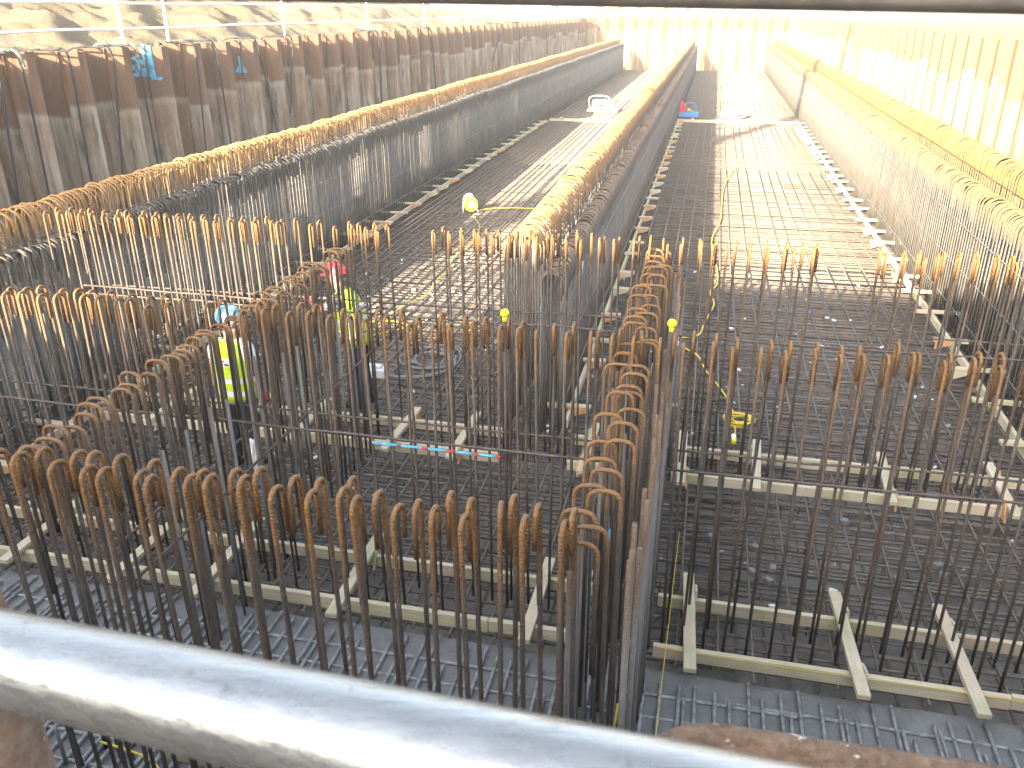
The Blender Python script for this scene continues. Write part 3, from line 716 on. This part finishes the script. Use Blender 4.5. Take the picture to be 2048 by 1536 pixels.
# ------------------------------------------------------------------ far end: king posts, hoarding, ladder, cabin
def hcol(x, y, z0, z1, label, grp=None, m=M_RUSTPOST):
    mb = MB(); mb.box(-.15, .15, -.15, -.13, z0, z1); mb.box(-.15, .15, .13, .15, z0, z1); mb.box(-.008, .008, -.13, .13, z0, z1)
    o = mb.build('steel_column', m); o.location = (x, y, 0); return tag(o, label, 'steel column', grp)
hcol(7.75, 60, 3.5, 7, 'left one of two brown steel columns standing beyond the right piles'); hcol(8.95, 60, 3.5, 7, 'right one of two brown steel columns standing beyond the right piles')
for x in (-9.9, -8.2, -6.6, -4.4, -2.6, 1.2): hcol(x, YB+.9, 3.4, 6.2, 'pale steel king post rising behind the far end wall', 'king posts of the end wall', M_PILE2)
mb = MB(); mb.bbox(-9.7, -8.3, YB+.95, YB+1.0, 3.5, 6); tag(mb.build('hoarding_panel', M_PLY), 'plywood hoarding panel at the left end of the far wall', 'hoarding')
mb = MB(); mb.bbox(-6.4, -4.6, YB+.95, YB+1.0, 3.5, 6); tag(mb.build('hoarding_panel', M_PLY), 'plywood hoarding panel near the middle of the far wall', 'hoarding')
t = thing('ladder', 'pale access ladder against the far right corner of the pit', 'ladder', (6.0, 74.5, 0))
for dx in (-.25, .25): v, f = tube([(dx, 0, 0), (dx, .6, 5.0)], .03, 6); obj('stile', v, f, M_WHITE, t, True)
mb = MB()
for i in range(15): mb.tube([(-.25, .12*i*.32+.02, .3+i*.31), (.25, .12*i*.32+.02, .3+i*.31)], .018, 6)
mb.build('rungs', M_DARK, t, True)
cb = thing('shade_or_far_cabin', 'pale blue container on the bank by the far left corner', 'container', (-15.2, 70, 3.7))
mb = MB(); mb.bbox(0, 3.0, -2.4, 0, 0, 2.4, .03)
for i in range(12): mb.box(.1+i*.24, .2+i*.24, -2.43, -2.4, .1, 2.3)
mb.build('shell', M_CABINBLUE, cb)

# ------------------------------------------------------------------ things lying on the mat
def cable(name, pts, r, m, label, cat, jit=.03, z=.03):
    P = smoothpath([(a+rnd.gauss(0, jit), b+rnd.gauss(0, jit), z) for a, b in pts], 6)
    v, f = tube(P, r, 6); return tag(obj(name, v, f, m, None, True), label, cat)
coil = thing('cable_coil', 'round coil of yellow cable lying on the right bay mat', 'cable coil', (.66, 9.5, 0))
P = []
for i in range(240):
    a = i/240*2*math.pi*7; rr = .15+.03*math.sin(i*.11)+.014*math.sin(i*.37); P.append((rr*math.cos(a)+.015*math.sin(i*.05), rr*.95*math.sin(a), .04+.02*math.sin(i*.21)+i/240*.03))
v, f = tube(P, .011, 6); obj('cable', v, f, M_CABLE, coil, True)
v, f = tube(smoothpath([(-.06, -.2, .06), (-.05, -.3, .04), (-.07, -.42, .03)], 5), .009, 6); obj('lead', v, f, M_CABLE, coil, True)
MB().bbox(-.1, -.045, -.52, -.42, .015, .07, .01).build('connector', M_WHITE, coil); MB().bbox(-.1, -.045, -.6, -.523, .015, .07, .01).build('plug', M_YEL, coil)
cable('extension_cable', [(.60, 9.72), (.56, 9.92), (.52, 10.14), (.43, 10.36), (.24, 11.01), (.14, 11.5), (0, 11.63), (-.12, 11.85), (-.15, 12.0)], .011, M_CABLE, 'yellow lead running from the cable coil back to the white connector', 'cable')
cable('extension_cable', [(-.42, 12.1), (-.17, 12.27), (.13, 12.46), (.22, 13.0), (.27, 13.51), (.25, 14.03), (.29, 14.62), (.32, 15.24), (.28, 16.24), (.33, 17.39), (.43, 18.7), (.5, 20.19), (.51, 21.89), (.57, 23.88), (.69, 25.83), (.98, 28.12)], .012, M_CABLE, 'long wavy yellow lead running up the middle of the right bay', 'cable', .06)
MB().bbox(-.30, -.16, 11.9, 11.97, .02, .08, .01).build('cable_connector', M_WHITE); tag(bpy.data.objects['cable_connector'], 'small white cable connector on the mat right of the central cage', 'connector')
reel = thing('cable_reel', 'yellow cable reel with white frame standing in the left bay', 'cable reel', (-5.62, 20.1, .02), R(20)); reel.scale = (.82, .82, .82)
def disc(r, y, th, n=24):
    v = []; f = []
    for k2, yy in enumerate((y, y+th)):
        v += [(r*math.cos(2*math.pi*k/n), yy, .24+r*math.sin(2*math.pi*k/n)) for k in range(n)]
    f = [(k, (k+1) % n, n+(k+1) % n, n+k) for k in range(n)] + [tuple(range(n))[::-1], tuple(range(n, 2*n))]
    return v, f
mb = MB()
for y_ in (-.10, .08): mb.add(*disc(.21, y_, .02))
mb.build('flange', M_YEL, reel); mb = MB().add(*disc(.15, -.078, .156)); mb.build('wound_cable', M_CABLE, reel)
MB().add(*disc(.075, -.125, .02)).build('socket_plate', M_WHITE, reel)
for y_ in (-.15, .14):
    v, f = tube(smoothpath([(-.24, y_, .0), (-.22, y_, .3), (-.12, y_, .5), (.05, y_, .5), (.1, y_, .25), (.22, y_, .02)], 5), .012, 6); obj('frame', v, f, M_WHITE, reel, True)
v, f = tube([(-.04, -.15, .5), (-.04, .14, .5)], .012, 6); obj('handle', v, f, M_WHITE, reel, True)
cable('extension_cable', [(-5.5, 20.2), (-5.2, 20.55), (-4.7, 20.68), (-4.24, 20.74), (-3.2, 20.8), (-2.2, 20.85)], .014, M_CABLE, 'straight yellow lead from the cable reel across to the central cage', 'cable', .02)
cable('extension_cable', [(-5.45, 19.7), (-5.3, 19.3), (-5.01, 18.54), (-4.84, 17.61), (-4.82, 16.73), (-4.85, 15.91), (-4.7, 15), (-4.68, 14.18), (-4.63, 13.58), (-4.72, 13.05), (-4.82, 12.69), (-4.95, 12.1), (-5.3, 11.7), (-5.0, 11.2), (-4.7, 11.5), (-4.4, 11.9), (-4.9, 12.0), (-5.4, 11.4)], .008, M_CABLE, 'slack yellow lead trailing from the reel toward the worker in the red helmet', 'cable', .03)
hp = []
for i in range(26):
    a = i*1.3; hp.append((-3.62+.33*math.cos(a)+.1*math.sin(i*.7), 10.62+.36*math.sin(a)+.1*math.cos(i*.9)))
cable('hose_heap', hp, .014, M_GREYH, 'tangled heap of grey hose on the mat behind the red helmeted worker', 'hose', .05, .05)
cable('vibrator_hose', [(-4.0, 9.86), (-3.7, 9.85), (-3.38, 10.0), (-3.2, 10.35), (-3.35, 10.7), (-3.7, 10.8)], .028, M_GREYH, 'thick ribbed grey hose curving from a pale box on the mat', 'hose', .0, .06)
mb = MB(); mb.bbox(-4.38, -4.0, 9.8, 9.98, .02, .16, .02); mb.bbox(-4.3, -4.08, 9.84, 9.94, .162, .19, .01); tag(mb.build('vibrator_motor', simple('pale_grey_casing', (.55, .56, .57), .5, .08)), 'small pale box shaped motor on the mat at the end of the grey hose', 'motor')
def sack(x, y, label, s, r):
    t = thing('white_bag', label, 'bag', (x, y, .02), r)
    n = 12; v = []; f = []
    for j, (z, q) in enumerate(((0, .9), (.12, 1.05), (.3, 1.0), (.42, .8), (.5, .45), (.52, .1))):
        for k in range(n):
            a = 2*math.pi*k/n; rr = q*s*(1+.15*mn.noise(Vector((math.cos(a)*2, math.sin(a)*2, z*3+x)))); v.append((rr*1.3*math.cos(a), rr*math.sin(a), z*s*1.6))
    for j in range(5): f += [(j*n+k, j*n+(k+1) % n, (j+1)*n+(k+1) % n, (j+1)*n+k) for k in range(n)]
    f.append(tuple(5*n+k for k in range(n))); f.append(tuple(range(n))[::-1]); obj('bag_body', v, f, M_CLOTH, t, True)
    MB().bbox(-.25*s*2, .35*s*2, -s*1.08, -s*1.04, .12, .2, .01).build('printed_strip', M_DARK, t)
    return t
sack(1.06, 41.9, 'white bulk bag with a dark strip on the right bay mat', .48, .1)
# steel tray with white machine in left bay
mt = thing('pump_tray', 'white tray with a small white machine in the sunlit left bay', 'pump', (-5.2, 43.2, .03))
MB().bbox(-.75, .75, -.35, .35, 0, .14, .02).build('tray', M_WHITE, mt); MB().bbox(-.5, .3, -.25, .25, .145, .55, .05).build('machine', M_WHITE, mt); MB().bbox(.4, .62, -.2, .2, .145, .45, .04).build('tank', M_BLUEC, mt)
MB().bbox(-.3, .1, -.256, -.252, .25, .36, .001).build('vent', M_DARK, mt)
v, f = tube(smoothpath([(-.6, -.25, .15), (-.6, -.25, .7), (.3, -.25, .7), (.3, -.25, .15)], 4), .02, 6); obj('frame', v, f, M_WHITE, mt, True)
bt = thing('blue_tray', 'bright blue tray holding a red canister beside the central cage', 'tray', (-1.05, 41.8, .03))
mb = MB(); mb.bbox(-.5, .5, -.35, .35, 0, .05, .01); mb.bbox(-.5, .5, -.35, -.32, .053, .2, .01); mb.bbox(-.5, .5, .32, .35, .053, .2, .01); mb.bbox(-.5, -.47, -.318, .318, .053, .2, .01); mb.bbox(.47, .5, -.318, .318, .053, .2, .01); mb.build('tray', M_BLUEC, bt)
cn = thing('red_canister', 'red fuel canister standing in the blue tray', 'canister', (-1.3, 41.75, .09)); mb = MB(); mb.bbox(-.14, .14, -.1, .1, 0, .5, .05); mb.bbox(-.05, .05, -.03, .03, .5, .56, .01); mb.build('canister_body', M_REDH, cn)
v, f = tube(smoothpath([(-.1, 0, .5), (-.06, 0, .58), (.06, 0, .58), (.1, 0, .5)], 3), .015, 6); obj('handle', v, f, M_REDH, cn, True)
gp = thing('small_pump', 'small green and tan pump sitting in the blue tray', 'pump', (-.85, 41.75, .09)); MB().bbox(-.1, .12, -.12, .12, 0, .22, .05).build('motor', M_GREEN, gp)
v, f = tube([(-.22, 0, .22), (-.06, 0, .22)], .09, 10); obj('housing', v, f, M_PLY, gp, True); v, f = tube(smoothpath([(-.3, .1, .1), (-.3, .1, .5), (.1, .1, .52), (.2, .1, .2)], 4), .018, 6); obj('frame', v, f, M_BLUEC, gp, True)
# timber offcut and bundle by the bag
mb = MB(); mb.bbox(-.9, 1.2, -.05, .05, 0, .09, M=Matrix.Translation((.9, 43.6, .02)) @ Matrix.Rotation(R(60), 4, 'Z')); tag(mb.build('timber_length', M_WY), 'long loose timber lying on the mat behind the white bag', 'timber')
# yellow caps on bar ends
def cap(x, y, z, label):
    n = 14; v = []; f = []
    for j in range(9):
        a = -math.pi/2+math.pi*j/8; rr = max(.002, .034*math.cos(a)); v += [(rr*math.cos(2*math.pi*k/n), rr*math.sin(2*math.pi*k/n), 0.031*math.sin(a)) for k in range(n)]
    for j in range(8): f += [(j*n+k, j*n+(k+1) % n, (j+1)*n+(k+1) % n, (j+1)*n+k) for k in range(n)]
    t = thing('bar_cap', label, 'bar cap', (x, y, z)); obj('cap', v, f, M_YEL, t, True)
    v, f = tube([(0, 0, -.06), (0, 0, -.03)], .018, 10); obj('sleeve', v, f, M_YEL, t, True)
    v, f = tube([(x, y, -.05), (x, y, z-.06)], .0125, 7); tag(obj('straight_rebar', v, f, M_BAR, None, True), 'straight bar under the ' + ('left yellow cap' if x < -.6 else 'right yellow cap'), 'rebar')
cap(-1.33, 5.6, 2.60, 'round yellow bar cap left of the centre row'); cap(-.135, 5.6, 2.61, 'round yellow bar cap just right of the centre row')
# blue taped bits on the centre row and loose litter
v, f = tube([(-.38, 4.4, .1), (-.36, 4.35, 1.75)], .012, 6); tag(obj('painted_rebar', v, f, M_GREYH, None, True), 'grey slurry splashed bar leaning inside the near end of the centre row', 'rebar')
v, f = tube([(-.36, 3.9, 1.75), (-.355, 4.1, 1.86)], .0135, 6); tag(obj('painted_rebar', v, f, M_BLUEP, None, True), 'short blue painted bar end under the hooks of the centre row', 'rebar')
lit = MB()
for _ in range(420):
    x = rnd.uniform(-7, 3.4); y = rnd.uniform(5.9, 16)**1.0; s = rnd.uniform(.012, .03); z = rnd.choice((-.33, -.33, .015))
    Mx = Matrix.Translation((x, y, z)) @ Matrix.Rotation(rnd.random()*6, 4, 'Z') @ Matrix.Rotation(rnd.random(), 4, 'X'); lit.bbox(-s, s*1.4, -s*.7, s*.8, -s*.5, s*.6, s*.2, 0 if rnd.random() < .93 else 1, M=Mx)
tag(lit.build('rubble', [simple('pale_stone', (.55, .55, .54), .8, .15), M_BLUEC]), 'scattered pale chips and scraps caught in the mat', 'debris', kind='stuff')
# spacer blocks
sp_ = MB()
for i in range(9): sp_.bbox(-.04, .04, -.03, .03, 0, .06, .008, M=Matrix.Translation((1.2+rnd.uniform(-.9, 1.4), rnd.uniform(6.0, 7.6), .015)) @ Matrix.Rotation(rnd.random()*3, 4, 'Z'))
tag(sp_.build('spacer_blocks', M_CONC), 'small grey concrete spacers left on the near right mat', 'spacers', kind='stuff')
# white rag on a bar
n1 = []; fr = []
for j in range(9):
    for k in range(6):
        a = (k/5-.5); n1.append((a*.075*(1+.4*math.sin(j*.8))+.012*math.sin(j), .02*math.sin(k*2+j*.6), -j*.05))
for j in range(8): fr += [(j*6+k, j*6+k+1, (j+1)*6+k+1, (j+1)*6+k) for k in range(5)]
rg = obj('white_rag', n1, fr, M_CLOTH, None, True); rg.location = (-4.14, 6.6, .74); so_ = rg.modifiers.new('thick', 'SOLIDIFY'); so_.thickness = .008
tag(rg, 'limp white rag hanging low between bars near the blue helmeted worker', 'rag')
# string line along the right timber and loose yellow cords near the rail
cable('string_line', [(-.05, 5.14), (1.0, 5.13), (2.0, 5.14), (3.6, 5.13)], .003, M_CABLE, 'thin yellow string stretched along the right timber strip', 'string', .0, .16)
v, f = tube([(-.02, 3.5, .02), (.05, 6.6, .25)], .0025, 5); tag(obj('string_line', v, f, M_YEL, None), 'fine yellow string running away right of the centre row', 'string')
v, f = tube(smoothpath([(-.26, 4.0, .45), (-.24, 4.2, 0.75), (-.22, 4.25, .95), (-.20, 4.24, .9)], 5), .008, 6); tag(obj('cord', v, f, M_CABLE, None, True), 'pale bent cord sticking up at the foot of the centre row', 'cord')
cable('cord', [(-3.5, 3.28), (-3.1, 3.25), (-2.8, 3.1), (-2.4, 3.1), (-2.1, 2.9)], .008, M_CABLE, 'yellow cord lying on the pour under the rail', 'cord', .02, .3)
# stub bars at the far left foot of the nearest row
for i in range(9):
    o = bpy.data.objects.new('stub_bar', hook_mesh('stub_bar', [(0, 0, 0), (0, 0, .16), (0, 0, .32)], .013, 6, M_REBAR_DARK)); C.objects.link(o); o.location = (-4.75+i*.13, 3.42-i*.012, 0)
    tag(o, 'short dark stub bar in the line below the left end of the rail', 'rebar', 'stub bars under the rail')

# ------------------------------------------------------------------ workers
def skin(name, joints, edges, m, parent, sub=1, root=0):
    me = bpy.data.meshes.new(name); me.from_pydata([j[0] for j in joints], edges, []); me.materials.append(m)
    o = bpy.data.objects.new(name, me); C.objects.link(o); o.parent = parent
    o.modifiers.new('skin', 'SKIN')
    for i, j in enumerate(joints):
        s = me.skin_vertices[0].data[i]; r = j[1]; s.radius = r if isinstance(r, tuple) else (r, r); s.use_root = i == root
    ss = o.modifiers.new('sub', 'SUBSURF'); ss.levels = sub; ss.render_levels = sub
    me.polygons.foreach_set("use_smooth", [])
    o.modifiers['skin'].use_smooth_shade = True
    return o
def loft(centers, radii, n=18, axis=None, cap=False):
    v = []; f = []; m_ = len(centers)
    for i in range(m_):
        c = Vector(centers[i]); d = (Vector(centers[min(i+1, m_-1)])-Vector(centers[max(i-1, 0)])).normalized()
        xx = Vector((1, 0, 0)); yy = d.cross(xx).normalized(); xx = yy.cross(d).normalized()
        for k in range(n):
            a = 2*math.pi*k/n; v.append(c+xx*radii[i][0]*math.cos(a)+yy*radii[i][1]*math.sin(a))
    for i in range(m_-1): f += [(i*n+k, i*n+(k+1) % n, (i+1)*n+(k+1) % n, (i+1)*n+k) for k in range(n)]
    if cap: f.append(tuple(range(n))[::-1]); f.append(tuple((m_-1)*n+k for k in range(n)))
    return v, f
def glove(parent, wrist, d, curl, m):
    """five fingered work glove: palm along d, fingers curling toward 'curl'"""
    d = Vector(d).normalized(); c = Vector(curl).normalized(); s = d.cross(c).normalized(); w0 = Vector(wrist); mb = MB()
    v, f = [], []
    P = [w0-d*.05, w0, w0+d*.05, w0+d*.095]; wd = [(.036, .028), (.034, .026), (.045, .022), (.043, .018)]
    n = 12
    for i in range(4):
        for k in range(n):
            a = 2*math.pi*k/n; v.append(P[i]+s*wd[i][0]*math.cos(a)+c*wd[i][1]*math.sin(a))
    for i in range(3): f += [(i*n+k, i*n+(k+1) % n, (i+1)*n+(k+1) % n, (i+1)*n+k) for k in range(n)]
    f.append(tuple(range(n))[::-1]); f.append(tuple(3*n+k for k in range(n))); mb.add(v, f)
    for i, (off, ln) in enumerate(((-.033, .062), (-.011, .075), (.011, .07), (.033, .055))):
        b = w0+d*.085+s*off; p1 = b+d*ln*.42+c*.008; p2 = p1+(d*.55+c*.8).normalized()*ln*.34; p3 = p2+(d*-.1+c).normalized()*ln*.3
        mb.tube([b, p1, p2, p3], [.0115, .011, .0105, .008], 7)
    b = w0+d*.02-s*.036; mb.tube([b, b+(d*.6-s*.7+c*.2).normalized()*.035, b+(d*.6-s*.7+c*.2).normalized()*.035+(d*.9+c*.5).normalized()*.032], [.014, .0125, .009], 7)
    return mb.build('glove', m, parent, True)
def helmet(parent, ctr, rot, m):
    n = 20; v = []; f = []
    for j in range(8):
        a = j/7*math.pi/2*.98; rr = math.cos(a); v += [(.118*rr*math.cos(2*math.pi*k/n), .142*rr*math.sin(2*math.pi*k/n), .125*math.sin(a)) for k in range(n)]
    for j in range(7): f += [(j*n+k, j*n+(k+1) % n, (j+1)*n+(k+1) % n, (j+1)*n+k) for k in range(n)]
    f.append(tuple(7*n+k for k in range(n)))
    mb = MB().add(v, f)
    # peak and rim
    v = []; f = []
    for k in range(n):
        a = 2*math.pi*k/n; ex = .018+.065*max(0, math.sin(a))**3
        v += [(.117*math.cos(a), .141*math.sin(a), .006), ((.117+ex*.7)*math.cos(a), (.141+ex)*math.sin(a), -.006-.02*max(0, math.sin(a))), (.115*math.cos(a), .139*math.sin(a), -.008)]
    for k in range(n):
        b = ((k+1) % n)*3; f += [(k*3, k*3+1, b+1, b), (k*3+1, k*3+2, b+2, b+1)]
    mb.add(v, f)
    # crown ribs
    for x in (-.03, 0, .03): mb.tube([(x, -.12, .06), (x, -.08, .108), (x, 0, .128), (x, .08, .108), (x, .12, .06)], .008, 6)
    o = mb.build('helmet', m, parent, True); o.location = ctr; o.rotation_euler = rot; return o
def person(label, loc, rz, lean, head_turn, arms, hm, bands, tee=True):
    t = thing('person', label, 'person', loc, rz)
    ly = lambda z: lean*max(0, z-.95)/.5
    J = []; E = []
    def j(p, r, par=None):
        J.append((p, r)); i = len(J)-1
        if par is not None: E.append((par, i))
        return i
    pel = j((0, 0, .96), (.15, .11)); bel = j((0, ly(1.12)*.7, 1.12), (.15, .105), pel); che = j((0, ly(1.33), 1.33), (.17, .115), bel); nb = j((0, ly(1.47)*1.0, 1.47), (.07, .065), che)
    nk = j((0, ly(1.5)*1.08, 1.53), (.056, .056), nb); h0 = j((0, ly(1.5)*1.2+.02, 1.60), (.07, .08), nk); h1 = j((0, ly(1.5)*1.25+.02, 1.69), (.078, .095), h0); h2 = j((0, ly(1.5)*1.25+.01, 1.77), (.06, .075), h1)
    ht = Vector((math.sin(head_turn), math.cos(head_turn), 0)); hc = Vector(J[h1][0])
    hs = Vector((ht.y, -ht.x, 0))
    j(tuple(hc+ht*.105+Vector((0, 0, -.03))), (.014, .016), h1)                 # nose
    j(tuple(hc+ht*.088+Vector((0, 0, -.075))), (.02, .012), h0)                 # mouth and chin
    for s in (-1, 1): j(tuple(hc+hs*.088*s+Vector((0, 0, -.03))), (.012, .02), h1)   # ears
    for s, (el, wr) in zip((-1, 1), arms):
        sh = j((s*.19, ly(1.43), 1.43), .06, che); e = j(el, .042, sh); j(wr, .029, e)
    for s in (-1, 1):
        hp_ = j((s*.095, 0, .88), .09, pel); kn = j((s*.11, .03, .5), .058, hp_); an = j((s*.115, -.02, .1), .04, kn); j((s*.125, .12, .045), .035, an)
    skin('body', J, E, M_SKIN, t, 2)
    # trousers
    JT = [((0, 0, 1.0), (.165, .125)), ((0, 0, .9), (.165, .125))]; ET = [(0, 1)]
    for s in (-1, 1):
        b = len(JT); JT += [((s*.095, 0, .8), (.105, .11)), ((s*.11, .03, .5), (.08, .08)), ((s*.115, -.01, .25), (.072, .075)), ((s*.115, -.015, .1), (.07, .075))]; ET += [(1, b), (b, b+1), (b+1, b+2), (b+2, b+3)]
    skin('trousers', JT, ET, M_TROUSER, t, 2)
    for s in (-1, 1):
        b = MB(); v, f = loft([(s*.12, -.09, .05), (s*.12, -.04, .06), (s*.122, .06, .05), (s*.126, .14, .045), (s*.128, .19, .04)], [(.03, .04), (.045, .055), (.05, .048), (.048, .042), (.025, .025)], 12, cap=True); b.add(v, f); b.tube([(s*.115, -.03, .07), (s*.115, -.025, .17)], .055, 12); b.build('boot', M_BOOT, t, True)
    # t-shirt with sleeves, then the vest over it
    JS = [((0, 0, .98), (.16, .12)), ((0, ly(1.15)*.8, 1.15), (.163, .12)), ((0, ly(1.33), 1.33), (.18, .125)), ((0, ly(1.46), 1.46), (.10, .085))]; ES = [(0, 1), (1, 2), (2, 3)]
    for s, (el, wr) in zip((-1, 1), arms):
        a = Vector((s*.19, ly(1.43), 1.425)); m_ = a.lerp(Vector(el), .62); b = len(JS); JS += [(tuple(a), .088), (tuple(m_), .074)]; ES += [(2, b), (b, b+1)]
    skin('tshirt', JS, ES, M_TEE if tee else M_TROUSER, t, 2)
    zs = (.86, .98, 1.12, 1.28, 1.38, 1.45, 1.50); rr = ((.225, .17), (.22, .165), (.216, .16), (.228, .165), (.222, .155), (.18, .128), (.11, .097))
    v, f = loft([(0, ly(z)*(.85 if z < 1.2 else 1), z) for z in zs], rr, 28)
    v = [p+Vector((.006*math.sin(p.z*31+i), .008*math.sin(p.z*23+i*2.1), 0)) for i, p in enumerate(v)]
    ve = obj('vest', v, f, hivis(bands), t, True)
    sub = ve.modifiers.new('sub', 'SUBSURF'); sub.levels = 1; sub.render_levels = 1; so2 = ve.modifiers.new('thick', 'SOLIDIFY'); so2.thickness = .006
    MB().bbox(-.1, .1, ly(1.32)-.182, ly(1.32)-.17, 1.27, 1.35, .003).build('back_panel', M_CLOTH, t)
    mb = MB(); mb.box(-.085, .02, ly(1.32)-.1835, ly(1.32)-.1822, 1.285, 1.30); mb.box(.03, .085, ly(1.32)-.1835, ly(1.32)-.1822, 1.28, 1.30); mb.box(-.02, .03, ly(1.32)-.1835, ly(1.32)-.1822, 1.315, 1.335, 1); mb.build('panel_print', [M_DARK, M_REDP], t)
    helmet(t, tuple(hc+Vector((0, 0, .03))), (R(-lean*40), 0, -head_turn), hm)
    for s, (el, wr) in zip((-1, 1), arms):
        d = Vector(wr)-Vector(el); glove(t, tuple(Vector(wr)+d.normalized()*.02), d, (-s*.3, .9, .2) if d.z < -.15 else (0, .2, -1), M_GLOVE)
    return t
person('worker in blue helmet and yellow vest seen from behind among the hooked bars', (-4.62, 7.2, .03), R(-6), 0.02, R(75), (((-.27, -.03, 1.15), (-.29, .06, .92)), ((.285, -.02, 1.16), (.30, .05, .92))), M_BLUEH, (.93, 1.07))
person('worker in red helmet and yellow vest leaning to grip a bar, seen from the side', (-3.98, 8.95, .03), R(78), 0.16, R(0), (((-.25, .32, 1.30), (-.16, .50, 1.36)), ((.25, .22, 1.20), (.15, .46, 1.22))), M_REDH, (1.0, 1.14), tee=False)
hz = bpy.data.materials.new("glare_haze_air"); hz.use_nodes = True; ht_ = hz.node_tree
for n_ in list(ht_.nodes):
    if n_.type == 'BSDF_PRINCIPLED': ht_.nodes.remove(n_)
pv = ht_.nodes.new("ShaderNodeVolumePrincipled"); pv.inputs['Density'].default_value = GLARE_HAZE; pv.inputs['Color'].default_value = (.93, .93, .92, 1)
ht_.links.new(pv.outputs[0], ht_.nodes['Material Output'].inputs['Volume'])
if GLARE_HAZE > 0:
    tag(MB().box(-1000, 1000, -1000, 1000, -1.4, 24).build('glare_haze', hz), kind='stuff')  # added volume, pales the distance the way lens flare does
print('hooked bars', nbar, 'objects', len(bpy.data.objects))
